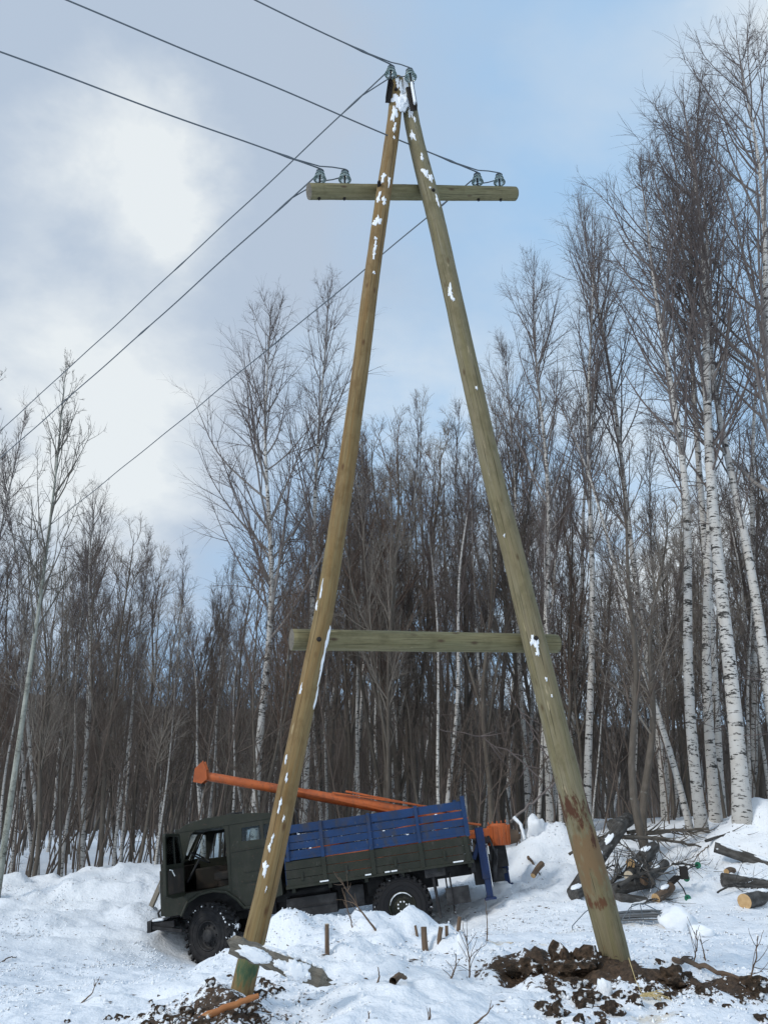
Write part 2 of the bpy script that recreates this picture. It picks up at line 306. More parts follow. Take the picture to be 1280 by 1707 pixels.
class MB:
    """collects boxes, cylinders, plates, lathes and tubes into ONE mesh object"""
    def __init__(s): s.bm = bmesh.new()
    def box(s, x0, x1, y0, y1, z0, z1, M4=None):
        M_ = Matrix.Translation(((x0 + x1) / 2, (y0 + y1) / 2, (z0 + z1) / 2)) @ Matrix.Diagonal((x1 - x0, y1 - y0, z1 - z0, 1))
        if M4 is not None: M_ = M4 @ M_
        bmesh.ops.create_cube(s.bm, size=1, matrix=M_); return s
    def cyl(s, p0, p1, r0, r1=None, seg=16):
        p0, p1 = Vector(p0), Vector(p1); d = p1 - p0
        q = d.to_track_quat('Z', 'Y').to_matrix().to_4x4()
        bmesh.ops.create_cone(s.bm, cap_ends=True, segments=seg, radius1=r0, radius2=r0 if r1 is None else r1, depth=d.length, matrix=Matrix.Translation((p0 + p1) / 2) @ q); return s
    def bar(s, p0, p1, a, b):
        p0, p1 = Vector(p0), Vector(p1); d = p1 - p0
        q = d.to_track_quat('Z', 'Y').to_matrix().to_4x4()
        bmesh.ops.create_cube(s.bm, size=1, matrix=Matrix.Translation((p0 + p1) / 2) @ q @ Matrix.Diagonal((a, b, d.length, 1))); return s
    def plate(s, outline, holes, y0, y1, M4=None):
        """outline/holes in the x,z plane, extruded y0..y1"""
        loops = [[Vector((a, b, 0)) for a, b in lp] for lp in [outline] + list(holes)]
        flat = [p for lp in loops for p in lp]; tris = tessellate_polygon(loops)
        f = lambda p, y: (M4 @ Vector((p.x, y, p.y))) if M4 is not None else Vector((p.x, y, p.y))
        A = [s.bm.verts.new(f(p, y0)) for p in flat]; B = [s.bm.verts.new(f(p, y1)) for p in flat]
        for t in tris:
            s.bm.faces.new([A[i] for i in t]); s.bm.faces.new([B[i] for i in reversed(t)])
        o = 0
        for lp in loops:
            k = len(lp)
            for i in range(k): s.bm.faces.new([A[o + i], A[o + (i + 1) % k], B[o + (i + 1) % k], B[o + i]])
            o += k
        return s
    def lathe(s, prof, c, axis='y', seg=32):
        c = Vector(c); rings = []
        for r, h in prof:
            ring = []
            for i in range(seg):
                a = 2 * math.pi * i / seg
                p = Vector((r * math.cos(a), h, r * math.sin(a))) if axis == 'y' else Vector((r * math.cos(a), r * math.sin(a), h))
                ring.append(s.bm.verts.new(c + p))
            rings.append(ring)
        for a, b in zip(rings, rings[1:]):
            for i in range(seg): s.bm.faces.new([a[i], a[(i + 1) % seg], b[(i + 1) % seg], b[i]])
        return s
    def tube(s, pts, r, seg=8):
        V, Fc, _, _ = tubes(np.array([[tuple(p) for p in pts]]), np.full((1, len(pts)), r) if isinstance(r, (int, float)) else np.array([r]), seg)
        vs = [s.bm.verts.new(v) for v in V]
        for f in Fc: s.bm.faces.new([vs[i] for i in f])
        return s
    def obj(s, name, m, parent=None, bevel=0, smooth=False, seg=2):
        bmesh.ops.recalc_face_normals(s.bm, faces=s.bm.faces)
        me = bpy.data.meshes.new(name); s.bm.to_mesh(me); s.bm.free(); me.materials.append(m)
        if smooth: me.polygons.foreach_set('use_smooth', np.ones(len(me.polygons), bool))
        o = link(bpy.data.objects.new(name, me), parent)
        if bevel:
            b = o.modifiers.new('bevel', 'BEVEL'); b.width = bevel; b.segments = seg; b.limit_method = 'ANGLE'; b.angle_limit = R(40)
        return o
# ------------------------------------------------------------------ terrain
_rng = np.random.default_rng(7)
_perm = _rng.permutation(256); _perm = np.r_[_perm, _perm]
_g = _rng.normal(size=(256, 2)); _g /= np.linalg.norm(_g, axis=1, keepdims=True)
def perlin(x, y):
    xi = np.floor(x).astype(int); yi = np.floor(y).astype(int); xf = x - xi; yf = y - yi
    u = xf * xf * xf * (xf * (xf * 6 - 15) + 10); v = yf * yf * yf * (yf * (yf * 6 - 15) + 10)
    def g(i, j):
        h = _perm[(_perm[(xi + i) & 255] + yi + j) & 255 if False else (_perm[(xi + i) & 255] + ((yi + j) & 255))]
        return _g[h, 0] * (xf - i) + _g[h, 1] * (yf - j)
    a = g(0, 0) + u * (g(1, 0) - g(0, 0)); b = g(0, 1) + u * (g(1, 1) - g(0, 1))
    return (a + v * (b - a)) * 1.5
def fbm(x, y, sc_, oc=4, ro=.5):
    s = 0; a = 1; t = 0
    for i in range(oc):
        s = s + a * perlin(x / sc_ * 2 ** i + 17.3 * i, y / sc_ * 2 ** i + 5.1 * i); t += a; a *= ro
    return s / t
_jit = _rng.random((256, 3))
def lumps(x, y, sc_):
    """rounded clods: height of the nearest jittered hemisphere"""
    X = x / sc_; Y = y / sc_; xi = np.floor(X).astype(int); yi = np.floor(Y).astype(int); best = np.zeros_like(X)
    for i in (-1, 0, 1):
        for j in (-1, 0, 1):
            h = _perm[(_perm[(xi + i) & 255] + ((yi + j) & 255))]
            dx = xi + i + _jit[h, 0] - X; dy = yi + j + _jit[h, 1] - Y; rr = .35 + .45 * _jit[h, 2]
            best = np.maximum(best, np.sqrt(np.clip(rr * rr - dx * dx - dy * dy, 0, None)) * _jit[h, 2])
    return best * sc_
CP = []
for px, py, D in [
    (0, 1707, 7.5), (200, 1707, 7.2), (0, 1655, 10), (150, 1640, 11), (250, 1640, 10.5), (300, 1612, 15.3), (350, 1612, 16.9), (420, 1600, 16.9),
    (0, 1600, 14.5), (150, 1575, 16), (250, 1560, 17), (100, 1505, 19), (0, 1478, 20), (100, 1468, 20.5), (200, 1452, 20.6), (260, 1450, 21), (330, 1452, 21.5),
    (470, 1548, 10.8), (540, 1546, 11.2), (620, 1562, 11), (690, 1556, 11), (760, 1576, 11), (830, 1582, 11.2), (440, 1628, 10), (380, 1635, 9.5), (320, 1642, 9.3), (350, 1640, 12), (400, 1612, 14.5),
    (546, 1590, 9.4), (500, 1650, 7.7), (650, 1640, 8), (700, 1707, 6.6), (520, 1690, 7), (480, 1600, 9.3), (800, 1640, 8.4),
    (380, 1655, 7.2), (430, 1700, 6.5), (330, 1690, 6.9), (670, 1571, 16.1), (770, 1552, 16.1), (560, 1585, 16.5),
    (1030, 1632, 8.05), (900, 1707, 6.7), (1280, 1707, 6.8), (1150, 1650, 8), (1280, 1622, 9), (900, 1612, 9), (1020, 1590, 10), (900, 1562, 12.5), (1100, 1562, 12.3),
    (1000, 1522, 15), (1150, 1530, 14.5), (1280, 1512, 15.5), (860, 1505, 16.5), (1000, 1482, 17), (1100, 1490, 16.5), (950, 1440, 18.5), (900, 1398, 19.6), (1000, 1405, 20),
    (1100, 1402, 20), (1050, 1440, 18.5), (1170, 1425, 18.5), (1245, 1368, 18.7), (1280, 1440, 17), (1330, 1375, 18.5), (1200, 1395, 19.4), (1150, 1374, 21), (1020, 1366, 25), (900, 1372, 25), (838, 1492, 18.2), (860, 1470, 19.0)]:
    p = at(px, py, D); CP.append((p.x, p.y, p.z))
CP += [(-9, 24, -.05), (-14, 24, .1), (-5, 24, .1), (-20, 20, .3), (-13, 15, -.3), (0, 20.5, .15), (2, 24, .5), (-2, 28, .3), (-12, 30, .2), (8, 30, 1.6), (14, 24, 1.7), (14, 12, .5), (12, 8, .3),
       (-8, 5, .0), (0, 3, -.1), (8, 3, .05), (0, -5, -.1), (-10, -8, -.1), (10, -8, 0), (0, -40, 0), (-40, -20, 0), (40, -20, .3), (-30, 20, .3), (-30, 45, .5), (0, 45, .9), (30, 45, 1.8), (35, 20, 1.5),
       (-80, 60, 1.), (0, 80, 1.6), (80, 60, 2.2), (-90, 0, .5), (90, 0, 1), (0, -100, 0)]
CP = np.array(CP)
def _solve():
    d = np.linalg.norm(CP[:, None, :2] - CP[None, :, :2], axis=2); n = len(CP)
    A = np.zeros((n + 3, n + 3)); A[:n, :n] = -d - np.eye(n) * .12; A[:n, n] = 1; A[:n, n + 1:] = CP[:, :2]; A[n, :n] = 1; A[n + 1:, :n] = CP[:, :2].T
    return np.linalg.solve(A, np.r_[CP[:, 2], 0, 0, 0])
_w = _solve()
def gauss(x, y, cx_, cy_, rx, ry): return np.exp(-((x - cx_) / rx) ** 2 - ((y - cy_) / ry) ** 2)
LF = at(403, 1660, 7.0); RF = at(1032, 1635, 8.05)
def dirtmap(x, y):
    d = 1.05 * gauss(x, y, RF.x - .15, RF.y - .05, .75, .42) + .95 * gauss(x, y, RF.x + .95, RF.y - .25, .8, .32) + .75 * gauss(x, y, RF.x - .9, RF.y + .25, .4, .3) + .6 * gauss(x, y, RF.x + 2.2, RF.y - .2, .9, .35)
    d += .75 * gauss(x, y, LF.x - .15, LF.y - .25, .55, .4) + .5 * gauss(x, y, LF.x - 1.1, LF.y - .4, .9, .22) + .4 * gauss(x, y, LF.x - .2, LF.y + .5, .7, .5)
    return d
def sawmap(x, y):
    a, b, c, e = at(840, 1582, 11.5), at(1090, 1690, 6.9), at(1120, 1545, 13.8), at(920, 1545, 13.6)
    return 1.0 * gauss(x, y, a.x + .3, a.y, .7, .25) + .8 * gauss(x, y, b.x, b.y, .25, .2) + .6 * gauss(x, y, c.x, c.y, .9, .4) + .55 * gauss(x, y, e.x, e.y, 1.2, .4)
def hgt(x, y, fine=True):
    x = np.asarray(x, float); y = np.asarray(y, float); sh = x.shape; x = x.ravel(); y = y.ravel()
    z = np.full(len(x), _w[len(CP)]) + _w[len(CP) + 1] * x + _w[len(CP) + 2] * y
    for i in range(len(CP)): z -= _w[i] * np.hypot(x - CP[i, 0], y - CP[i, 1])
    r = np.hypot(x, y)
    far = np.clip((r - 70) / 60, 0, 1); z = z * (1 - far) + 1.6 * far
    # wooded hill beyond the plain
    if fine:
        bank = gauss(x, y, -6.5, 19.5, 5.5, 2.2) + .8 * gauss(x, y, 7.5, 18, 5, 2.5) + .7 * gauss(x, y, .5, 9.5, 3.2, 2.4) + .5 * gauss(x, y, 3.2, 19, 2, 2)
        bank = np.clip(bank, 0, 1); near = np.clip((60 - r) / 30, 0, 1)
        z += near * (.10 * fbm(x, y, 2.2, 3) + (.055 + .09 * bank) * fbm(x, y, .55, 6, .68) * 1.6)
        z += near * bank * (.58 * lumps(x + .35 * fbm(x, y, .8), y + .35 * fbm(y, x, .8), .75) * np.clip(fbm(x + 9, y, 2.5, 2) * 2 + .65, 0, 1) + .5 * lumps(x + .1 * fbm(x, y, .3), y, .24) * np.clip(fbm(x, y + 5, 1.2, 2) * 3 + .3, 0, 1))
        z += near * .22 * lumps(x, y + .1 * fbm(x, y, .4), .16) * np.clip(fbm(x - 3, y, 1.7, 2) * 3 - .1, 0, 1)
        trk = gauss(x, y, -4.5, 13, 3.5, 3.0) + gauss(x, y, 3.2, 13.2, 4.5, 1.8)
        z -= near * np.clip(trk, 0, 1) * .26 * lumps(x * .8 + .05 * fbm(x, y, .3), y, .30) * np.clip(fbm(x, y + 3, 1.1, 2) * 3 + .5, 0, 1)
        for yr in (16.75, 18.45): z -= .07 * np.clip((-3.6 - x) / .6, 0, 1) * np.exp(-((y - yr - .05 * np.sin(x)) / .17) ** 2) * np.clip((x + 13) / 2, 0, 1)
        z += .45 * gauss(x, y, 8.7, 18.6, 1.5, 1.1) + .25 * gauss(x, y, 4.0, 19.6, .6, .5)
        d = np.clip(dirtmap(x, y), 0, 1)
        z += d * (.13 * fbm(x, y, .35, 5, .7) + .45 * lumps(x, y, .17) + .3 * lumps(y, x, .09))
        z += .07 * gauss(x, y, LF.x, LF.y - .15, .45, .35)
        z += .12 * gauss(x, y, RF.x, RF.y, .3, .3)
        # snow scarp right of the left pole foot
        z += .16 / (1 + np.exp(-(x - LF.x - .55 - .1 * (y - LF.y)) / .06)) * gauss(x, y, LF.x + .9, LF.y - .3, 1.0, .8)
        B_ = at(490, 1622, 6.55); z -= .20 * gauss(x, y, B_.x, B_.y, .38, .28)
        # jagged little peaks along the plateau edge before the truck
        z += near * gauss(x, y, .6, 11.1, 2.6, .35) * (.04 + .22 * np.abs(fbm(x, y, .45, 3, .6)))
        P_ = at(690, 1524, 11.0); z += .10 * gauss(x, y, P_.x, P_.y, .16, .2)
        # flattened wheel tracks
        z -= near * .05 * np.clip(np.sin((y - .12 * x) * 3.1) , 0, 1) * gauss(x, y, 4.5, 13.2, 5, 1.6)
    return z.reshape(sh)
def h1(x, y): return float(hgt(np.array([x]), np.array([y]))[0])
def gp(px, py, dmin=4.0, dmax=60.0):
    """ground point seen at that place of the photograph"""
    d = ray(px, py); s = np.linspace(dmin, dmax, 1400) / d[1]
    X, Y, Z = d[0] * s, d[1] * s, CAMZ + d[2] * s
    below = np.nonzero(Z < hgt(X, Y))[0]
    i = below[0] if len(below) else len(s) - 1
    return Vector((X[i], Y[i], Z[i]))
def build_ground():
    r = [.0, .6, 1.3, 2.1, 2.9, 3.6]; v = 4.2
    while v < 26: r.append(v); v *= 1.0058
    while v < 120: r.append(v); v *= 1.022
    while v < 1500: r.append(v); v *= 1.12
    r = np.array(r)
    a = np.concatenate([np.arange(-180, -48, 3.0), np.arange(-48, 48, .31), np.arange(48, 180.1, 3.0)]) ; a[-1] = 180
    A, Q = np.meshgrid(np.radians(a), r); X = Q * np.sin(A); Y = Q * np.cos(A)
    Z = hgt(X, Y); n, k = X.shape
    V = np.stack([X, Y, Z], -1).reshape(-1, 3); idx = np.arange(n * k).reshape(n, k)
    Fc = np.stack([idx[:-1, :-1], idx[1:, :-1], idx[1:, 1:], idx[:-1, 1:]], -1).reshape(-1, 4)[:, ::-1]
    me = nmesh('ground', V, Fc, M['ground'], attrs={'dirt': ('FLOAT', dirtmap(X, Y)), 'saw': ('FLOAT', sawmap(X, Y))})
    tag(link(bpy.data.objects.new('ground', me)), 'snow covered clearing with ploughed banks and patches of dug soil', None, None, 'structure')
    # hill: low wooded ridge far behind the trees
    xs = np.linspace(-420, 420, 160); ys = np.linspace(120, 420, 50); X, Y = np.meshgrid(xs, ys)
    rise = np.clip((Y - 125) / 90, 0, 1); rise = rise * rise * (3 - 2 * rise)
    Z = 1.0 + rise * (27 + 8 * perlin(X / 90, Y / 90) - X * .02) + rise * 2.2 * fbm(X, Y, 12, 3)
    V = np.stack([X, Y, Z], -1).reshape(-1, 3); n, k = X.shape; idx = np.arange(n * k).reshape(n, k)
    Fc = np.stack([idx[:-1, :-1], idx[:-1, 1:], idx[1:, 1:], idx[1:, :-1]], -1).reshape(-1, 4)
    tag(link(bpy.data.objects.new('hill', nmesh('hill', V, Fc, M['hill']))), 'dark wooded ridge far behind the birch forest', None, None, 'structure')
build_ground()
print('ground', round(time.time() - T0, 1))
# ------------------------------------------------------------------ A-frame pole
KY = .36                      # the frame is turned: its right side stands farther away
def atf(px, py, off=0., y0=7.5):
    d = ray(px, py); t = (y0 + off) / (d[1] - KY * d[0]); return Vector((d[0] * t, d[1] * t, CAMZ + d[2] * t))
def leg_pts(tab, f):
    return [atf(px, py) for px, py in tab]
LEFT = [(662, 134), (658, 195), (649, 260), (636, 345), (617, 480), (603, 600), (589, 700), (574, 812), (559, 900), (545, 1000), (532, 1060), (504, 1200), (478, 1320), (463, 1400), (441, 1500), (425, 1560), (414, 1600), (402, 1660)]
RIGHT = [(677, 135), (684, 195), (699, 260), (722, 345), (752, 480), (778, 600), (801, 700), (825, 812), (850, 900), (873, 1000), (893, 1080), (922, 1200), (951, 1320), (972, 1400), (1001, 1500), (1026, 1600), (1036, 1640)]
fl = lambda py: 7.5 + .25 * max(0, (py - 134)) / 1526
fr_ = lambda py: 7.5 - .1 * max(0, (py - 134)) / 1526
LP = leg_pts(LEFT, fl); RP = leg_pts(RIGHT, fr_)
def smooth_pts(P, n):
    q = resample(P, n)
    for _ in range(6): q[1:-1] = (q[:-2] + 2 * q[1:-1] + q[2:]) / 4
    return q
lp = smooth_pts(LP, 70); rp = smooth_pts(RP, 70)
lp = np.vstack([lp, lp[-1] + (lp[-1] - lp[-6])]); rp = np.vstack([rp, rp[-1] + (rp[-1] - rp[-6])])
lrad = np.interp(np.linspace(0, 1, len(lp)), [0, .2, .6, 1], [.083, .088, .088, .088])
rrad = np.interp(np.linspace(0, 1, len(rp)), [0, .15, .35, .6, .8, 1], [.090, .104, .107, .114, .125, .134])
def logobj(name, P, rad, m, parent, seed, sides=28, cap=None):
    """a peeled log: radius wanders slowly along and around it"""
    rng = np.random.default_rng(seed); P = np.asarray(P); rad = np.asarray(rad, float)
    s = np.r_[0, np.cumsum(np.linalg.norm(P[1:] - P[:-1], axis=1))]; n = max(20, int(s[-1] / .05)); t = np.linspace(0, s[-1], n)
    rad = np.interp(t, s, rad); P = np.stack([np.interp(t, s, P[:, i]) for i in range(3)], 1)
    V, Fc, r_, t_ = tubes(P[None], rad[None], sides, 0, None, True)
    th = np.tile(np.arange(sides) * 2 * math.pi / sides, n); zz_ = np.repeat(t, sides)
    f = .035 * fbm(np.cos(th) * 1.2 + seed, zz_ * .8, 1, 3) + .035 * fbm(np.sin(th) * 1.5 + 3 * seed, zz_ * 2.2, 1, 3) + .018 * fbm(th * 2 * 0 + np.cos(th * 1) * 3, zz_ * 7, 1, 2)
    C = np.repeat(P, sides, 0); V = C + (V - C) * (1 + f)[:, None] * np.where(True, 1, 1)
    V = np.vstack([V, P[0], P[-1]]); t_ = np.vstack([t_, [0, 0, 0], [0, 0, s[-1]]]); k = n
    a = np.arange(sides); b = (a + 1) % sides; c0 = k * sides
    faces = [tuple(q) for q in Fc.tolist()] + [(c0, int(j), int(i)) for i, j in zip(a, b)] + [(c0 + 1, int((k - 1) * sides + i), int((k - 1) * sides + j)) for i, j in zip(a, b)]
    me = bpy.data.meshes.new(name); me.from_pydata(V.tolist(), [], faces)
    me.polygons.foreach_set('use_smooth', np.r_[np.ones(len(Fc), bool), np.zeros(2 * sides, bool)])
    a_ = me.attributes.new('tc', 'FLOAT_VECTOR', 'POINT'); t_ = np.asarray(t_, np.float32); t_[:, 2] = s[-1] - t_[:, 2]; a_.data.foreach_set('vector', t_.ravel())
    me.materials.append(m)
    if cap:
        me.materials.append(cap); mi = np.zeros(len(faces), np.int32); mi[len(Fc):] = 1; me.polygons.foreach_set('material_index', mi)
    me.update(); return link(bpy.data.objects.new(name, me), parent)
POLE = empty('utility_pole', (0, 0, 0), 'tall timber A-frame power pole with two leaning log legs, a crossarm and tie beam', 'utility pole')
leg_l = logobj('leg', lp, lrad, M['wood_amber'], POLE, 3); leg_l['label'] = 'amber brown log leg with snow flecks, leaning right'
leg_r = logobj('leg', rp, rrad, M['wood_olive'], POLE, 5); leg_r['label'] = 'olive grey log leg with rusty brown stains near its foot'
def patch(parent, P, rad, t, phi, ln, wd, seed, th=.009):
    """a lump of snow stuck on a log: t metres from its first point, phi angle from the side that faces the camera"""
    rng = np.random.default_rng(seed); P = np.asarray(P)
    s = np.r_[0, np.cumsum(np.linalg.norm(P[1:] - P[:-1], axis=1))]
    nr, na = 6, 36; ph = rng.random(6) * 6.28
    V = []; F_ = []
    for i in range(nr + 1):
        q = i / nr
        for j in range(na):
            a = 2 * math.pi * j / na
            e = .92 * (1 + .26 * math.sin(2 * a + ph[0]) + .24 * math.sin(3 * a + ph[1]) + .20 * math.sin(5 * a + ph[2]) + .16 * math.sin(8 * a + ph[3]) + .12 * math.sin(13 * a + ph[5]))
            u = q * e * math.cos(a) * wd; v = q * e * math.sin(a) * ln
            sv = min(max(t + v, 0), s[-1]); c = np.array([np.interp(sv, s, P[:, k]) for k in range(3)]); r0 = np.interp(sv, s, rad)
            c2 = np.array([np.interp(min(sv + .05, s[-1]), s, P[:, k]) for k in range(3)]); c1 = np.array([np.interp(max(sv - .05, 0), s, P[:, k]) for k in range(3)])
            T = c2 - c1; T /= np.linalg.norm(T) + 1e-9
            front = np.array([0, -1, 0.]) - T * (-T[1]); front /= np.linalg.norm(front); side = np.cross(front, T)
            if side[0] < 0: side = -side
            an = phi + u / r0
            hgt_ = r0 * 1.005 + th * (1 - q ** 2.5) * (1 + .5 * math.sin(9 * u / .05 + ph[4]) * .4) - (.006 if i == nr else 0)
            V.append(c + (front * math.cos(an) + side * math.sin(an)) * hgt_)
    for i in range(nr):
        for j in range(na):
            F_.append((i * na + j, i * na + (j + 1) % na, (i + 1) * na + (j + 1) % na, (i + 1) * na + j))
    o = link(bpy.data.objects.new('snow_patch', nmesh('snow_patch', V, F_, M['snow'])), parent)
    return o
def s_of(P, py, tabpts, tab):
    """length along the log for a height in the photograph"""
    z = np.interp(py, [q[1] for q in tab], [p.z for p in tabpts]); P = np.asarray(P)
    s = np.r_[0, np.cumsum(np.linalg.norm(P[1:] - P[:-1], axis=1))]
    return float(np.interp(-z, -P[:, 2], s))
k = 0
for py, phi, ln, wd in [(146, .1, .10, .035), (157, .85, .16, .05), (176, .35, .16, .085), (198, .0, .18, .04), (209, .0, .035, .02), (222, .3, .09, .025), (238, .4, .03, .015), (306, -.3, .09, .035), (310, .6, .08, .025),
        (338, -.5, .10, .03), (343, .3, .07, .035), (378, -.1, .09, .04), (381, -.6, .06, .03), (408, -.1, .03, .02), (422, .0, .09, .025), (436, .0, .06, .02), (463, .3, .03, .015),
        (990, -.6, .10, .012), (1015, -.9, .05, .015), (1058, 1.35, .12, .018), (1090, 1.15, .22, .022), (1120, 1.2, .12, .016), (1155, -.7, .05, .015), (1165, 1.25, .10, .014), (1215, -.8, .07, .018), (1270, -.7, .06, .02),
        (1300, -.2, .07, .018), (1310, -.75, .13, .020), (1345, -.3, .10, .022), (1365, .3, .05, .014), (1378, -.3, .05, .018), (1400, -.35, .06, .02), (1415, -.45, .07, .02), (1428, -.45, .08, .028), (1450, -.45, .10, .045), (1482, .1, .04, .010), (1325, .6, .08, .010)]:
    kk_ = .62 if py > 1200 else .9
    if py > 1200 and k % 3 == 0: k += 1; continue
    patch(leg_l, lp, lrad, s_of(lp, py, LP, LEFT), phi, ln * kk_, wd * kk_, 100 + k); k += 1
for py, phi, ln, wd in [(150, -.5, .22, .05), (165, .6, .26, .042), (176, -.7, .14, .05), (192, -.1, .14, .04), (209, .2, .06, .014), (234, -.5, .08, .035), (272, .0, .07, .018), (298, -.1, .09, .035), (307, .4, .07, .035), (323, .0, .02, .012), (344, .5, .09, .022),
        (494, -.4, .09, .035), (505, -.3, .05, .02), (655, .1, .03, .012), (1070, -.35, .05, .030), (1078, -.1, .07, .03), (1092, -.2, .03, .02), (895, -.6, .02, .01), (1135, 0, .02, .015), (1163, .1, .015, .01)]:
    patch(leg_r, rp, rrad, s_of(rp, py, RP, RIGHT), phi, ln, wd, 200 + k); k += 1
# big snow cake in the fork and the block between the tops
# crossarm behind both legs
ca0, ca1 = atf(515, 319, .21), atf(858, 323, .21)
caP = resample([ca0, ca1], 40); carad = np.linspace(.095, .090, 40)
arm = logobj('crossarm', caP, carad, M['wood_beam'], POLE, 8, cap=M['wood_grey'])
for xq, phi, ln, wd in [(.12, -.9, .14, .02), (.50, -1.0, .16, .018), (.68, -.95, .05, .025), (1.25, -.9, .08, .03)]:
    pass
b0, b1 = atf(486, 1066, .22), atf(927, 1073, .24)
tie = logobj('tie_beam', resample([b0, b1], 30), np.linspace(.100, .098, 30), M['wood_beam'], POLE, 9, cap=M['wood_grey'])
# steel brackets, insulators, bolts
def insulator(base, up, hgt_pin, nm_parent):
    """pin insulator: steel pin, glass bell of two petticoats, tie wire on the head"""
    e = MB(); e.cyl((0, 0, -.02), (0, 0, hgt_pin), .011, .011, 10); e.cyl((0, 0, 0), (0, 0, .012), .03, .02, 10)
    q = Vector((0, 0, 1)).rotation_difference(up).to_matrix().to_4x4(); Mx = Matrix.Translation(base) @ q
    pin = e.obj('insulator', M['bolt'], nm_parent, smooth=False); pin.matrix_world = Mx
    h = hgt_pin - .015
    g = MB(); prof = [(.0, .118), (.030, .116), (.040, .104), (.034, .092), (.038, .082), (.050, .066), (.057, .050), (.060, .040), (.054, .040), (.050, .048), (.030, .060), (.028, .052), (.040, .030), (.068, .006), (.078, -.022), (.074, -.024), (.060, .0), (.036, .022), (.018, .034), (.014, .06), (.014, .085), (0, .09)]
    g.lathe([(r * 1.0, z + h - .055) for r, z in prof], (0, 0, 0), 'z', 28)
    gl = g.obj('glass_bell', M['insul'], pin, smooth=True); gl.data.materials[0] = M['insul']
    t = MB()
    t.lathe([(.038, .086 + h - .055), (.047, .091 + h - .055), (.047, .100 + h - .055), (.040, .106 + h - .055)], (0, 0, 0), 'z', 20)
    t.cyl((0, 0, .113 + h - .055), (0, 0, .124 + h - .055), .036, .026, 14)
    t.obj('tie_wire', M['wire'], pin)
    return Mx @ Vector((0, 0, h + .042)), Mx @ Vector((0, 0, h - .03))
armtop = lambda px: (lambda t: ca0.lerp(ca1, t) + Vector((0, 0, .095)))((px - 511) / 351.0)
INS = {}
for key, px in (('l1', 527), ('l2', 566), ('r1', 793), ('r2', 834)):
    INS[key] = insulator(armtop(px), Vector((0, 0, 1)), .18, POLE)
    bo = MB(); b_ = armtop(px) - Vector((0, 0, .19)); bo.cyl(b_, b_ - Vector((0, 0, .03)), .010, .010, 8); bo.cyl(b_ + Vector((0, 0, .004)), b_ - Vector((0, 0, .012)), .020, .020, 6); bo.obj('bolt', M['bolt'], POLE)
# top brackets (angle iron bolted to the leg tops)
def bracket(pxt, pyt, pxb, pyb, D, wpx, snow):
    a, b = at(pxt, pyt, D), at(pxb, pyb, D); m = MB()
    d = (a - b); wv = wpx
    m.bar(a, b, .085, .008); m.bar(a + Vector((wv * .5, .04, 0)), b + Vector((wv * .5, .04, 0)), .008, .085)
    o = m.obj('bracket', M['bolt'], POLE, .002)
    if snow:
        s = MB(); s.bar(a.lerp(b, .05) + Vector((-.02, -.03, 0)), a.lerp(b, .9) + Vector((-.02, -.03, 0)), .06, .03); q = s.obj('snow_patch', M['snow'], o, .012)
    return o
bracket(648, 132, 643, 167, 7.45, .07, False)
bracket(688, 140, 695, 180, 7.42, -.08, True)
INS['t1'] = insulator(at(650.5, 135, 7.43), (at(652, 112, 7.43) - at(650.5, 135, 7.43)).normalized(), .20, POLE)
INS['t2'] = insulator(at(686.5, 140, 7.40), (at(682, 116, 7.40) - at(686.5, 140, 7.40)).normalized(), .20, POLE)
# through bolts at the crossings
for px, py, D in ((532, 1066, -.085), (893, 1064, -.115), (632, 305, -.085), (722, 318, -.105), (660, 150, -.08)):
    m = MB(); p = atf(px, py, D); m.cyl(p + Vector((0, .06, 0)), p - Vector((0, .015, 0)), .022, .022, 12); m.cyl(p - Vector((0, .03, 0)), p - Vector((0, .005, 0)), .014, .014, 6); m.obj('bolt', M['bolt'], POLE)
# snow cake in the fork: filled between the two logs
fk = MB()
bmesh.ops.create_icosphere(fk.bm, subdivisions=4, radius=1)
cpt = atf(670, 172, -.08)
for v in fk.bm.verts:
    n_ = mnoise.fractal(v.co * 2.2, 1, 2, 4); v.co = Vector((v.co.x * .085, v.co.y * .05, v.co.z * .14)) * (1 + .45 * n_) + cpt
fk.obj('snow_patch', M['snow'], POLE, smooth=True)
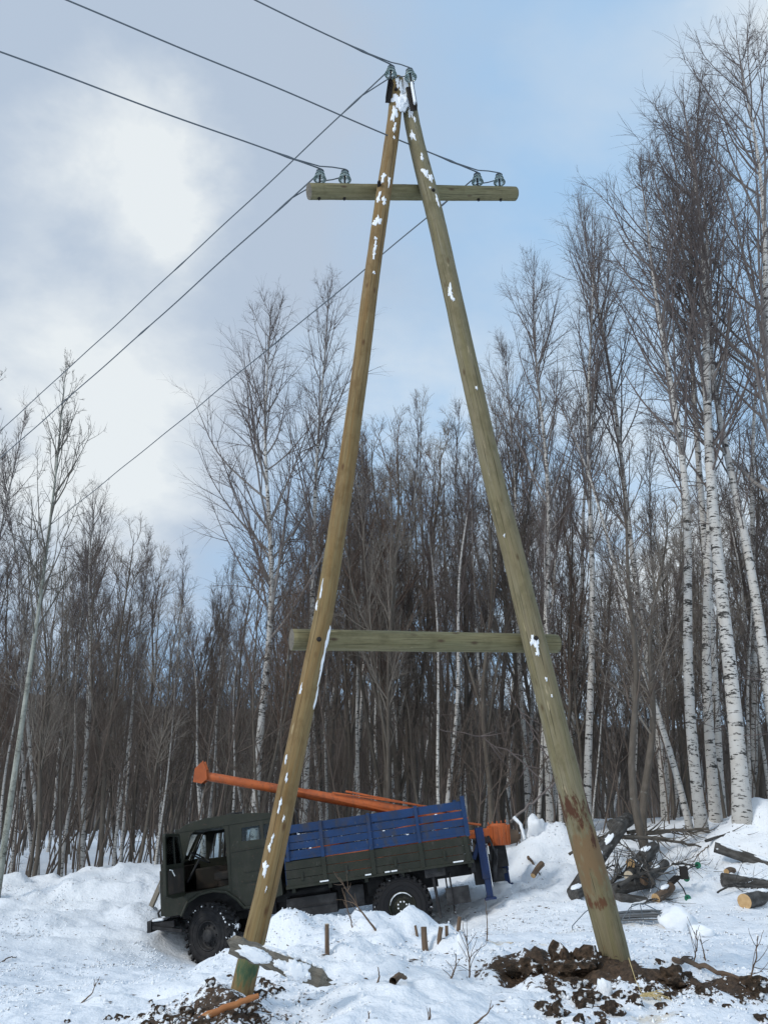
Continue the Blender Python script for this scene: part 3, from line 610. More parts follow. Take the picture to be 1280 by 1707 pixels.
# ------------------------------------------------------------------ wires
def wire(name_pts, label, splice=(), r=.0085):
    P = np.array([tuple(p) for p in name_pts]); rad = np.full(len(P), r)
    for c in splice:
        s = np.linspace(0, 1, len(P)); rad += r * 1.0 * np.exp(-((s - c) / .004) ** 2)
    o = tube_obj('power_line', P, rad, M['wire'], None, 6)
    return tag(o, label, 'wire', 'power line wires')
def span(p, az, slope, length=46, extra=(), wob=.012, seed=0):
    rng = np.random.default_rng(seed); s = np.r_[np.linspace(0, 12, 90), np.linspace(12, length, 60)[1:]]; a = R(az)
    P = np.stack([p.x + math.cos(a) * s, p.y + math.sin(a) * s, p.z + slope * s - slope / length * s * s], 1)
    ww = np.sin(s * 2.1 + seed) * np.sin(s * .7) * wob
    P[:, 2] += ww * np.clip(s, 0, 1); P = [Vector(q) for q in P]; return list(extra) + P
def wires():
    for key2, key1, az, sl, lab, seed in (
        ('l2', 'l1', -150.6, -.06, 'upper left wire running overhead from the left end of the crossarm', 1),
        ('r2', 'r1', -151.5, -.02, 'upper wire running overhead from the right end of the crossarm behind both legs', 2),
        ('t2', 't1', -149.5, -.06, 'topmost wire running overhead from the pole top to the upper edge', 3)):
        a, b = INS[key2][0], INS[key1][0]; d = Vector((math.cos(R(az)), math.sin(R(az)), sl))
        st = b + Vector((0, -.045, 0))
        wire(span(st, az, sl, seed=seed), lab, splice=(.022, .2 + .05 * seed))
        e = [a + Vector((0, -.045, 0)), a.lerp(b, .5) + Vector((0, -.06, .012)), b + Vector((0, -.06, .02)), st + d * .35 + Vector((0, 0, .004))]
        tag(tube_obj('jumper_wire', resample(e, 24), .0075, M['wire'], None, 6), {'l': 'short front jumper wire joining the two insulators at the left crossarm end', 'r': 'short front jumper wire joining the two insulators at the right crossarm end', 't': 'short front jumper wire joining the two insulators on the pole top'}[key1[0]], 'wire')
    for key2, key1, az, sl, lab, seed in (
        ('l2', 'l1', 134.4, -.06, 'lower left wire descending behind from the left end of the crossarm', 4),
        ('r2', 'r1', 131.1, -.06, 'wire descending leftwards behind both legs and in front of the left birches', 5),
        ('t2', 't1', 134.7, -.06, 'wire descending leftwards from the pole top across the open sky', 6)):
        a, b = INS[key2][1], INS[key1][1]; d = Vector((math.cos(R(az)), math.sin(R(az)), sl))
        st = b + Vector((-.06, .03, .02))
        wire(span(st, az, sl, length=62, seed=seed), lab, splice=(.03, .12 + .02 * seed))
        e = [a + Vector((-.04, .04, .03)), a.lerp(b, .5) + Vector((0, .05, .0)), b + Vector((0, .06, -.02)), st + d * .45]
        tag(tube_obj('jumper_wire', resample(e, 24), .0075, M['wire'], None, 6), {'l': 'short rear jumper wire looping under the left crossarm insulators', 'r': 'short rear jumper wire looping under the right crossarm insulators', 't': 'short rear jumper wire looping under the pole top insulators'}[key1[0]], 'wire')
wires()
print('pole', round(time.time() - T0, 1))
# ------------------------------------------------------------------ truck
def truck():
    T = empty('truck', (-3.16, 16.5, -0.251), 'dark green flatbed truck with open cab door, blue slatted sides and orange drill boom', 'truck')
    T.rotation_euler = (0, -R(7.6), -R(1)); T.scale = (.967, .967, .967)
    G, B_, O_, K = M['green'], M['blue'], M['orange'], M['black']
    WY = 2.25
    # ---- cab
    cab = MB()
    side = [(-.84, .40), (-.90, .62), (-.92, .95), (-.89, 1.22), (-.80, 1.33), (-.56, 1.80), (-.47, 1.90), (1.30, 1.90), (1.38, 1.84), (1.42, .50), (1.05, .40), (.86, .36), (.66, .36), (.52, .52), (.34, .66), (.10, .72), (-.15, .70), (-.36, .60), (-.50, .40)]
    door = [(-.46, .76), (-.46, 1.26), (-.28, 1.80), (-.20, 1.85), (.33, 1.85), (.38, 1.80), (.40, .80), (.10, .78)]
    w1 = [(.70, 1.54), (.72, 1.79), (1.06, 1.79), (1.08, 1.54)]; w2 = [(1.14, 1.54), (1.14, 1.79), (1.34, 1.78), (1.36, 1.54)]
    dwin = [(-.43, 1.32), (-.27, 1.81), (.31, 1.81), (.34, 1.32)]
    cab.plate(side, [door, w1, w2], .03, .07)
    qwin = [(-.75, 1.35), (-.53, 1.81), (-.475, 1.81), (-.475, 1.35)]; fwin = [(.42, 1.52), (.42, 1.81), (.70, 1.81), (.70, 1.52)]
    cab.plate(side, [dwin, qwin, fwin, w2], WY - .07, WY - .03)
    # front wall, windscreen surround, rear wall, floor
    cab.box(-.925, -.86, .07, WY - .07, .42, 1.22)
    cab.bar((-.86, .09, 1.28), (-.86, WY - .09, 1.28), .10, .12)
    cab.bar((-.55, .09, 1.88), (-.55, WY - .09, 1.88), .12, .10)
    for y in (.09, WY / 2, WY - .09): cab.bar((-.84, y, 1.30), (-.56, y, 1.86), .05, .05)
    cab.box(1.36, 1.40, .07, WY - .07, .48, 1.30); cab.box(1.34, 1.38, .07, WY - .07, 1.75, 1.90)
    cab.box(1.35, 1.39, .07, .35, 1.30, 1.75); cab.box(1.35, 1.39, WY - .35, WY - .07, 1.30, 1.75); cab.box(1.35, 1.39, WY / 2 - .12, WY / 2 + .12, 1.30, 1.75)
    c = cab.obj('cab', G, T, .018)
    # pressed seams and mouldings on the near side
    s = MB()
    s.bar((.45, .022, 1.38), (1.40, .022, 1.40), .012, .018); s.bar((.72, .022, .98), (1.38, .022, 1.01), .008, .012); s.bar((.68, .022, .80), (1.2, .022, .82), .008, .010)
    s.bar((.44, .024, .68), (.46, .024, 1.86), .012, .012)
    s.tube([(-.52, .0, .38), (-.40, .0, .60), (-.16, .0, .715), (.10, .0, .74), (.36, .0, .68), (.55, .0, .53), (.68, .0, .37), (.86, .0, .36)], .028, 8)
    s.obj('moulding', G, c, 0)
    r = MB()
    rp_ = [(-.53, 1.87), (-.48, 1.94), (-.38, 1.99), (-.22, 2.03), (.05, 2.06), (.5, 2.07), (1.0, 2.03), (1.30, 1.99), (1.42, 1.90), (1.42, 1.885), (-.53, 1.86)]
    r.plate(rp_, [], .02, WY - .02); r.obj('roof', G, c, .06, seg=4)
    sn = MB(); sn.box(.02, .62, .55, 1.5, 2.045, 2.075); sn.box(-.25, -.1, .3, .6, 2.02, 2.05); sn.obj('roof_snow', M['snow'], c, .02)
    it = MB(); it.box(-.42, -.30, .5, .58, 2.0, 2.06); it.box(-.25, -.18, .8, .95, 2.02, 2.09); it.bar((.3, .7, 2.09), (.62, .75, 2.10), .05, .05); it.box(.40, .52, .5, .7, 2.06, 2.12); it.obj('roof_lamp', K, c, .01)
    gl = MB(); gl.plate(w1, [], .045, .050); gl.plate(w2, [], .045, .050); gl.plate(fwin, [], WY - .052, WY - .047); gl.plate(qwin, [], WY - .052, WY - .047); gl.plate(w2, [], WY - .052, WY - .047); gl.obj('side_window', M['pane'], c)
    g2 = MB(); g2.plate(dwin, [], WY - .052, WY - .047); g2.obj('far_door_window', M['pane'], c)
    fr = MB()
    fr.bar((-.08, WY - .06, 1.30), (-.02, WY - .06, 1.83), .03, .03); fr.bar((-.45, WY - .06, 1.30), (-.27, WY - .06, 1.83), .035, .03); fr.bar((-.27, WY - .06, 1.82), (.33, WY - .06, 1.82), .03, .03); fr.bar((.33, WY - .06, 1.82), (.35, WY - .06, 1.30), .03, .03)
    fr.obj('window_frame', K, c)
    wsc = MB(); 
    for y0, y1 in ((.12, WY / 2 - .03), (WY / 2 + .03, WY - .12)):
        a_, b_ = Vector((-.855, 0, 1.33)), Vector((-.585, 0, 1.84)); wsc.bm.faces.new([wsc.bm.verts.new((a_.x, y0, a_.z)), wsc.bm.verts.new((a_.x, y1, a_.z)), wsc.bm.verts.new((b_.x, y1, b_.z)), wsc.bm.verts.new((b_.x, y0, b_.z))])
    wsc.obj('windscreen', M['pane'], c)
    # interior: floor, engine hump, seats, dash, wheel
    i = MB(); i.box(-.86, 1.35, .12, WY - .12, .70, .76); i.box(-.40, 1.2, .78, WY - .78, .76, 1.16); i.box(-.84, -.60, .12, WY - .12, .95, 1.25)
    i.obj('cab_floor', M['interior'], c, .04)
    for y in (.14, WY - .70):
        q = MB(); q.box(.10, .62, y, y + .54, .90, 1.06); q.box(.55, .70, y, y + .54, 1.0, 1.30); q.box(.16, .58, y + .05, y + .5, .76, .92); q.obj('seat', M['interior'], c, .04)
    st = MB(); pts = []
    ax = Vector((.55, 0, .83)).normalized(); cx_ = Vector((-.22, .48, 1.36)); e1 = Vector((0, 1, 0)); e2 = ax.cross(e1)
    for k in range(25): a = 2 * math.pi * k / 24; pts.append(cx_ + (e1 * math.cos(a) + e2 * math.sin(a)) * .21)
    st.tube(pts, .014, 8); st.cyl(cx_ - ax * .5, cx_ - ax * .02, .022, .022, 8)
    for k in range(3): a = 2 * math.pi * k / 3; st.cyl(cx_ - ax * .02, cx_ + (e1 * math.cos(a) + e2 * math.sin(a)) * .2, .01, .01, 6)
    st.obj('steering_wheel', K, c)
    # ---- open door, hinged at its front edge
    D = bpy.data.objects.new('door', None); link(D, T); D.location = (-.46, .03, 0); D.rotation_euler = (0, 0, -R(99))
    D['label'] = 'cab door standing wide open'
    dm = MB(); dout = [(0, .72), (0, 1.28), (.16, 1.84), (.80, 1.86), (.85, 1.80), (.86, .78), (.55, .72)]
    dm.plate(dout, [[(.05, 1.31), (.20, 1.79), (.78, 1.80), (.80, 1.31)]], -.03, .03); dm.bar((.36, 0, 1.30), (.40, 0, 1.80), .025, .03)
    dp = dm.obj('door_panel', G, D, .012)
    it = MB(); it.box(.08, .78, .03, .045, .80, 1.22); it.obj('door_lining', M['interior'], D, .01)
    p_ = MB(); p_.plate([(.05, 1.31), (.20, 1.79), (.78, 1.80), (.80, 1.31)], [], -.003, .003); p_.obj('window_pane', M['pane'], D)
    h = MB(); h.bar((.62, .06, 1.20), (.76, .06, 1.22), .02, .02); h.bar((.62, .045, 1.20), (.58, .08, 1.10), .02, .02); h.obj('handle', M['white'], D, .004)
    # ---- bumper, hook, radiator front
    b = MB(); b.box(-1.20, -1.12, .10, WY - .10, .17, .37); b.box(-1.12, -.70, .15, .27, .20, .32); b.box(-1.12, -.70, WY - .27, WY - .15, .20, .32); b.box(-1.13, -.88, .2, WY - .2, .30, .34)
    b.tube([(-1.0, .45, .36), (-1.06, .45, .40), (-1.08, .45, .47), (-1.03, .45, .52), (-.97, .45, .50)], .022, 8); b.bar((-1.1, .12, .25), (-.55, .14, .12), .05, .06)
    bp_ = b.obj('bumper', K, T, .012)
    bs = MB(); bs.box(-1.12, -.90, .14, WY - .2, .342, .385); bs.obj('bumper_snow', M['snow'], bp_, .02)
    for y in (.28, WY - .28):
        l = MB(); l.lathe([(0, 0), (.09, .005), (.10, .03), (.10, .10), (0, .10)], (0, 0, 0), 'y', 20); o = l.obj('headlight', M['steel'], T, 0, True); o.location = (-.99, y, .92); o.rotation_euler = (0, 0, -R(90))
    # ---- wheels
    def wheel(x, y, z, steer, side, snowy):
        E_ = bpy.data.objects.new('wheel', None); link(E_, T); E_.location = (x, y, z); E_.rotation_euler = (0, 0, steer + (0 if side < 0 else math.pi))
        t = MB(); hw = .165
        t.lathe([(.255, -.10), (.27, -hw + .02), (.33, -hw), (.43, -hw - .005), (.50, -hw + .02), (.535, -hw + .055), (.54, 0), (.535, hw - .055), (.50, hw - .02), (.43, hw + .005), (.33, hw), (.27, hw - .02), (.255, .10)], (0, 0, 0), 'y', 48)
        nl = 26
        for k in range(nl):
            a = 2 * math.pi * k / nl
            for sg in (-1, 1):
                aa = a + (math.pi / nl if sg > 0 else 0); Mx = Matrix.Rotation(-aa, 4, 'Y') @ Matrix.Translation((.548, sg * .085, 0)) @ Matrix.Rotation(sg * R(24), 4, 'X')
                t.box(-.02, .020, -.085, .085, -.026, .026, Mx)
                Mx = Matrix.Rotation(-aa, 4, 'Y') @ Matrix.Translation((.515, sg * (hw - .008), 0)); t.box(-.035, .03, -.014, .014, -.024, .024, Mx)
        for rr in (.36, .44): t.lathe([(rr - .006, -hw - .001), (rr, -hw - .010), (rr + .006, -hw - .001)], (0, 0, 0), 'y', 48)
        t.obj('tyre', M['rubber_snowy'] if snowy else M['rubber'], E_)
        q = MB(); q.lathe([(.262, -.135), (.250, -.150), (.238, -.140), (.232, -.07), (.20, -.06), (.14, -.10), (.125, -.105), (.12, -.15), (.10, -.165), (.05, -.17), (0, -.17)], (0, 0, 0), 'y', 36)
        rim = q.obj('rim', K if not snowy else M['green'], E_, 0, True)
        n = MB()
        for k in range(8): a = 2 * math.pi * k / 8; n.cyl((.165 * math.cos(a), -.075, .165 * math.sin(a)), (.165 * math.cos(a), -.115, .165 * math.sin(a)), .016, .014, 6)
        n.obj('wheel_nut', K, rim)
        if snowy:
            sn = MB(); P_ = []
            for k in range(15): a = R(35) + R(135) * k / 14; P_.append((.235 * math.cos(a), -.135, .235 * math.sin(a)))
            sn.tube(P_, [.004 + .010 * math.sin(math.pi * k / 14) * (1 + .3 * math.sin(k * 2.3)) for k in range(15)], 8)
            for k in range(8): a = 2 * math.pi * k / 8 + .3; sn.cyl((.085 * math.cos(a), -.160, .085 * math.sin(a)), (.085 * math.cos(a), -.174, .085 * math.sin(a)), .018, .013, 8)
            sn.obj('wheel_snow', M['snow'], E_)
        return E_
    fw = wheel(0.02, .17, -.02, -R(30), -1, False); wheel(0.02, WY - .17, -.02, -R(30), 1, False)
    wheel(3.65, .17, 0.0, 0, -1, True); wheel(3.65, WY - .17, 0.0, 0, 1, True)
    sn = MB(); rr = random.Random(2)
    for k in range(26):
        a = R(rr.uniform(-75, 20)); rad_ = rr.uniform(.50, .575); p = Vector((rad_ * math.cos(a), rr.uniform(-.17, .16), rad_ * math.sin(a))); bmesh.ops.create_icosphere(sn.bm, subdivisions=2, radius=rr.uniform(.012, .04), matrix=Matrix.Translation(p) @ Matrix.Diagonal((1, .7, 1.2, 1)))
    for k in range(12):
        a = R(rr.uniform(20, 150)); p = Vector((.52 * math.cos(a), -.17, .52 * math.sin(a))); bmesh.ops.create_icosphere(sn.bm, subdivisions=2, radius=rr.uniform(.008, .018), matrix=Matrix.Translation(p))
    sn.obj('wheel_snow', M['snow'], fw, 0, True)
    # ---- chassis
    f = MB(); f.box(-1.0, 5.1, .62, .72, .34, .54); f.box(-1.0, 5.1, WY - .72, WY - .62, .34, .54)
    for x in (1.5, 2.6, 3.4, 4.2, 5.0): f.box(x, x + .08, .72, WY - .72, .38, .50)
    f.cyl((0.02, .3, 0), (0.02, WY - .3, 0), .07, .07, 12); f.cyl((3.65, .3, 0), (3.65, WY - .3, 0), .08, .08, 12)
    bmesh.ops.create_icosphere(f.bm, subdivisions=3, radius=.2, matrix=Matrix.Translation((3.65, WY / 2, 0))); bmesh.ops.create_icosphere(f.bm, subdivisions=3, radius=.18, matrix=Matrix.Translation((.02, WY / 2, 0)))
    for y in (.6, WY - .6): f.tube([(3.05, y, .30), (3.4, y, .14), (3.65, y, .10), (3.9, y, .14), (4.3, y, .32)], .035, 6); f.tube([(-.55, y, .30), (0, y, .10), (.55, y, .30)], .035, 6)
    f.cyl((1.2, WY / 2, .25), (3.5, WY / 2, .05), .05, .05, 10)
    f.box(-.55, 1.2, .55, 1.7, .15, .70); f.box(-.6, .75, .42, .46, .30, .70); f.box(3.0, 4.4, .50, 1.75, .22, .56); f.box(1.2, 3.2, .8, 1.5, .05, .45)
    f.obj('chassis', K, T, .008)
    t = MB(); t.box(1.46, 2.42, .12, .62, .06, .40); t.box(1.50, 2.40, .10, .60, .22, .235); t.cyl((1.5, .4, .48), (2.3, .4, .48), .10, .10, 16); t.obj('fuel_tank', M['black'], T, .03)
    t = MB(); t.box(1.5, 2.4, WY - .62, WY - .12, .05, .42); t.obj('storage_box', K, T, .03)
    t = MB(); t.box(2.58, 2.95, .25, .6, .10, .48); t.obj('air_tank', K, T, .02)
    for x, y in ((.74, .05), (4.62, .02), (4.62, WY - .42), (.74, WY - .42)):
        q = MB(); q.box(x, x + .015, y, y + .40, -.28, .45, None); o = q.obj('mudflap', M['rubber'], T)
    q = MB(); q.box(4.5, 4.95, .02, .07, -.10, .20); q.bar((4.30, .06, .55), (4.34, .05, -.30), .07, .05); q.box(4.15, 4.55, .0, .3, .42, .60); q.obj('rear_bracket', M['black'], T, .01)
    # ---- bed: green boards below, blue slats above
    bed = MB(); bed.box(1.50, 5.12, -.02, WY + .02, .585, .645)
    for x in (1.6, 2.3, 3.0, 3.7, 4.4, 5.0): bed.box(x, x + .07, .0, WY, .50, .585)
    bed_o = bed.obj('bed', G, T, .008)
    for y0, y1 in ((-.05, -.015), (WY + .015, WY + .05)):
        p = MB()
        for a, b2 in ((.60, .745), (.752, .90), (.907, 1.055)): p.box(1.52, 5.10, y0, y1, a, b2)
        yo = y0 - .025 if y0 < 0 else y1; 
        for x in (2.22, 3.16, 4.10, 4.98): p.box(x, x + .08, yo, yo + .025, .60, 1.06)
        p.box(1.50, 5.12, yo, yo + .02, .575, .62)
        for x in (1.8, 2.65, 3.6, 4.55):
            p.box(x, x + .05, yo, yo + .02, .70, .86)
        p.obj('side_board', G, bed_o, .004)
        s_ = MB(); rr = random.Random(4)
        for k, (a, b2) in enumerate(((1.12, 1.245), (1.262, 1.385), (1.402, 1.53), (1.548, 1.70))):
            d = [rr.uniform(-.012, .012) for _ in range(2)]
            xs0, xs1 = (1.60, 5.05)
            s_.bar((xs0, (y0 + y1) / 2, (a + b2) / 2 + d[0]), (xs1, (y0 + y1) / 2, (a + b2) / 2 + d[1] + (.02 if k == 3 else 0)), .025, b2 - a) if False else s_.plate([(xs0, a + d[0]), (xs1, a + d[1]), (xs1, b2 + d[1]), (xs0, b2 + d[0])], [], y0 + .008, y0 + .028)
        s_.bar((1.52, y0 + .018, 1.095), (5.12, y0 + .018, 1.095), .045, .045)
        s_.obj('slat_panel', B_, bed_o, .003)
        for x, top in ((1.58, 1.70), (2.26, 1.72), (3.20, 1.73), (4.14, 1.74), (5.08, 1.80)):
            q = MB(); q.bar((x, y0 - .002, 1.06), (x, y0 - .002, top), .065 if x < 5 else .085, .045); q.obj('post', B_, bed_o, .004)
    fb = MB()
    for a, b2 in ((.65, .9), (.91, 1.15), (1.2, 1.4), (1.45, 1.62)): fb.box(1.50, 1.53, .0, WY, a, b2)
    fb.obj('front_board', B_, bed_o, .004)
    sb = MB()
    for x, w_ in ((1.62, .0), (2.15, .17), (3.02, .12), (3.40, .10), (3.52, .12), (4.72, .20)):
        if w_: sb.box(x, x + w_, -.085, -.05, .62, .645)
    for x, z in ((1.8, 1.52), (2.0, 1.24), (3.45, 1.36), (3.9, 1.23), (4.5, 1.52)): sb.box(x, x + .05, -.05, -.02, z, z + .015)
    sb.obj('ledge_snow', M['snow'], bed_o, .008)
    # ---- drill rig lying along the bed
    yc = WY / 2
    rig = bpy.data.objects.new('drill_rig', None); link(rig, T); rig['label'] = 'orange drill boom folded forward over the cab'
    m_ = MB(); A0, A1 = Vector((-.24, yc, 2.975)), Vector((5.2, yc, 1.30))
    m_.cyl(A0, A0.lerp(A1, .42), .090, .098, 20); m_.cyl(A0.lerp(A1, .40), A1, .105, .11, 20)
    m_.bar(A0.lerp(A1, .34) + Vector((0, -.16, .03)), A0.lerp(A1, .72) + Vector((0, -.17, -.06)), .03, .035)
    m_.bar(A0.lerp(A1, .50) + Vector((0, -.10, .12)), A0.lerp(A1, .99) + Vector((0, -.1, .20)), .03, .03)
    m_.bar(A0.lerp(A1, .55) + Vector((0, .10, .20)), A0.lerp(A1, .99) + Vector((0, .1, .16)), .03, .04)
    m_.bar(A0.lerp(A1, .34) + Vector((0, .16, .03)), A0.lerp(A1, .8) + Vector((0, .17, .0)), .05, .05)
    bm_ = m_.obj('boom', O_, rig, .004, True)
    e = MB(); pl_ = [(-.42, 2.86), (-.37, 3.13), (-.18, 3.27), (-.12, 3.05), (-.12, 2.88), (-.24, 2.80)]; e.plate(pl_, [], yc - .13, yc - .10); e.plate(pl_, [], yc + .10, yc + .13)
    e.box(-.32, -.12, yc - .10, yc + .10, 2.86, 3.08); e.obj('end_plate', O_, bm_, .008)
    e = MB(); e.cyl((-.29, yc - .12, 2.80), (-.29, yc + .12, 2.80), .05, .05, 10); e.obj('sheave', K, bm_)
    su = MB(); su.bar((1.60, yc - .3, .65), (1.58, yc, 2.22), .07, .07); su.bar((1.60, yc + .3, .65), (1.58, yc, 2.22), .07, .07); su.box(1.50, 1.66, yc - .14, yc + .14, 2.12, 2.22); su.tube([(1.62, yc - .1, 2.15), (1.70, yc - .15, 1.95), (1.72, yc - .12, 1.75), (1.65, yc, 1.6)], .025, 6); su.obj('boom_rest', K, rig, .01)
    ld = MB(); ld.box(3.4, 4.9, .5, 1.0, .65, 1.15); ld.box(2.2, 3.1, .9, 1.6, .65, 1.05); ld.cyl((3.0, 1.6, .8), (4.8, 1.6, 1.0), .13, .13, 14); ld.bar((1.8, .4, 1.2), (4.9, .35, 1.45), .06, .06); ld.bar((4.2, 1.3, .65), (4.8, 1.3, 1.6), .1, .1); ld.obj('hydraulic_unit', O_, rig, .02)
    # tail: turntable head, gearbox, auger, outriggers, plate
    g = MB(); c_ = Vector((5.80, yc - .05, .98)); ax_ = Vector((0.10, 0, 1)).normalized()
    g.cyl(c_ - ax_ * .20, c_ + ax_ * .18, .225, .235, 28)
    for k in range(14): a = 2 * math.pi * k / 14; p = c_ + Vector((.236 * math.cos(a), .236 * math.sin(a), 0)); g.bar(p - ax_ * .19, p + ax_ * .17, .03, .02)
    g.cyl(c_ + ax_ * .18, c_ + ax_ * .22, .20, .16, 24); g.box(5.20, 5.64, yc - .18, yc + .12, .98, 1.14); g.cyl((5.30, yc - .3, .60), (5.45, yc - .2, .78), .12, .10, 14)
    g.bar((4.95, yc - .45, 1.34), (5.45, yc - .2, 1.22), .05, .04); g.bar((4.98, yc - .5, 1.06), (5.4, yc - .3, 1.10), .07, .05); g.bar((5.08, yc - .6, 1.0), (5.16, yc - .6, .62), .05, .05)
    for k in range(5): g.cyl((5.62 + .09 * k, yc - .1, 1.20), (5.62 + .09 * k, yc - .1, 1.25), .02, .012, 6)
    g.obj('gearbox', O_, rig, .006)
    u = MB(); u.cyl((5.99, yc, .92), (6.19, yc, .90), .16, .12, 18); u.cyl((6.17, yc, .90), (6.25, yc, .88), .06, .05, 12)
    P_ = []
    u.obj('auger', M['stick'], rig, .004)
    for y, dx, zb in ((.22, .09, -.10), (WY - .30, .66, -.02)):
        o = MB(); o.box(5.16 + dx, 5.32 + dx, y - .07, y + .07, .25, 1.18); o.box(5.19 + dx, 5.31 + dx, y - .05, y + .05, zb, .30); o.bar((5.30 + dx, y, 1.10), (5.05 + dx, y, .62), .06, .08); o.box(5.14 + dx, 5.36 + dx, y - .10, y + .10, zb - .02, zb + .02)
        q = o.obj('outrigger', M['blue_dark'], rig, .008)
        if y < 1:
            h = MB(); h.box(5.412, 5.422, y - .05, y + .05, .1, .80); h.obj('edge_snow', M['snow'], q)
    o = MB(); o.box(5.05, 5.14, .1, WY - .1, .40, .60); o.bar((5.3, .3, .95), (5.9, WY - .35, .85), .12, .10); o.box(5.1, 5.9, WY - .5, WY - .4, .45, .6); o.bar((5.1, yc - .2, .4), (5.5, yc - .1, .1), .05, .05); o.box(5.5, 5.95, WY - .75, WY - .45, .35, .80); o.box(5.12, 5.30, .35, .55, .15, .75); o.bar((5.3, .25, .3), (5.9, WY - .35, .25), .08, .10); o.cyl((5.5, .5, .2), (5.62, .5, .75), .05, .05, 10); o.cyl((5.35, .9, .15), (5.5, .95, .8), .06, .06, 10); o.box(5.15, 5.5, .35, .75, .55, .72); o.tube([(5.5, .3, 1.0), (5.62, .4, .6), (5.5, .6, .2), (5.35, .5, .5)], .02, 8); o.tube([(5.3, .6, .9), (5.45, .7, .6), (5.5, .9, .35), (5.4, 1.2, .3), (5.45, 1.4, .7)], .022, 8); o.tube([(5.25, .9, .95), (5.5, 1.0, .5), (5.55, 1.3, .3), (5.4, 1.6, .8)], .022, 8); o.box(5.45, 5.75, .9, 1.5, .12, .36); o.box(5.3, 5.42, .5, .9, .2, .5); o.obj('tail_frame', K, rig, .008)
    pl = MB(); pl.box(5.44, 5.455, .14, .44, .68, .83); po = pl.obj('number_plate', M['white'], T); po.rotation_euler = (0, 0, 0)
    # plate faces backwards and a little outwards; characters are raised strokes
    po.location = (0, 0, 0)
    ch = MB(); xs = 5.457
    def strokes(lst, y, z, s):
        for (a0, b0_, a1, b1_) in lst: ch.bar((xs, y + a0 * s, z + b0_ * s), (xs, y + a1 * s, z + b1_ * s), .010, .006) if (a0, b0_) != (a1, b1_) else None
    yS = [(0, 1, .45, .5), (.9, 1, .2, 0)]; oS = [(0, 0, 0, 1), (0, 1, .8, 1), (.8, 1, .8, 0), (.8, 0, 0, 0)]; kS = [(0, 0, 0, 1), (0, .5, .8, 1), (0, .5, .8, 0)]
    strokes(yS, .15, .735, .07); strokes(oS, .23, .735, .07); strokes(kS, .31, .735, .07)
    ch.obj('plate_text', M['letter'], po)
    # the plate's near face, seen from the side as well
    return T
truck()
print('truck', round(time.time() - T0, 1))
# ------------------------------------------------------------------ logs, sticks, clods
rnd = random.Random(11)
def log(a, b, r0, r1, label, m='log_bark', cut='cut_wood', group=None, name='log', cat='log', snow=0, seed=1):
    a, b = Vector(a), Vector(b); n = 14; P = [a.lerp(b, i / (n - 1)) for i in range(n)]
    rr = random.Random(seed); sag = Vector((rr.uniform(-.03, .03), rr.uniform(-.03, .03), rr.uniform(-.02, .03)))
    P = [p + sag * math.sin(math.pi * i / (n - 1)) for i, p in enumerate(P)]
    o = logobj(name, P, np.linspace(r0, r1, n), M[m], None, seed, 18, cap=M[cut]); tag(o, label, cat, group)
    for k in range(snow):
        t = rr.uniform(.1, .85); c = a.lerp(b, t); r = r0 + (r1 - r0) * t; d = (b - a).normalized()
        s = MB(); bmesh.ops.create_icosphere(s.bm, subdivisions=3, radius=1)
        Rm = d.to_track_quat('X', 'Z').to_matrix(); ln = rr.uniform(.10, .22)
        for v in s.bm.verts: v.co = Rm @ Vector((v.co.x * ln, v.co.y * r * .75, v.co.z * .03 * (1 + mnoise.noise(v.co * 2.5)))) + c + Vector((0, -r * .25, r * .92))
        s.obj('snow_patch', M['snow'], o, 0, True)
    return o
def G(px, py, dz=0.): p = gp(px, py); p.z += dz; return p
def branch(name, pts, r0, r1, label, m='stick', cat='branch', group=None, twigs=0, seed=1, tl=.35):
    rng = np.random.default_rng(seed); P = resample(pts, 14)
    P[1:-1] += rng.normal(0, .012 * np.linalg.norm(P[-1] - P[0]), (12, 3)) * .6
    Vs, Fs, Rs, Ts = [], [], [], []; off = 0
    def add(PP, RR, sd):
        nonlocal off
        V, Fc, rd, t_ = tubes(PP, RR, sd, .08, rng, True); Vs.append(V); Fs.append(Fc + off); Rs.append(rd); Ts.append(t_); off += len(V)
    add(P[None], np.linspace(r0, r1, 14)[None], 8)
    if twigs:
        d0 = (P[-1] - P[0]) / np.linalg.norm(P[-1] - P[0]); TP = []; TR = []
        for k in range(twigs):
            s = rng.uniform(.25, .97); i = int(s * 12); p = P[i] + (P[i + 1] - P[i]) * (s * 12 - i); v = d0 * .8 + rng.normal(0, .55, 3); v /= np.linalg.norm(v); ln = tl * rng.uniform(.5, 1.2) * (1.15 - s * .6)
            q = [p]
            for _ in range(4): v = v + rng.normal(0, .16, 3) + np.array([0, 0, .05]); v /= np.linalg.norm(v); q.append(q[-1] + v * ln / 4)
            TP.append(q); TR.append(np.linspace(max(r1, r0 * .35), .0018, 5))
        add(np.array(TP), np.array(TR), 4)
    me = nmesh(name, np.vstack(Vs), np.vstack(Fs), M[m], attrs={'rad': ('FLOAT', np.concatenate(Rs)), 'tc': ('FLOAT_VECTOR', np.vstack(Ts))})
    return tag(link(bpy.data.objects.new(name, me)), label, cat, group)
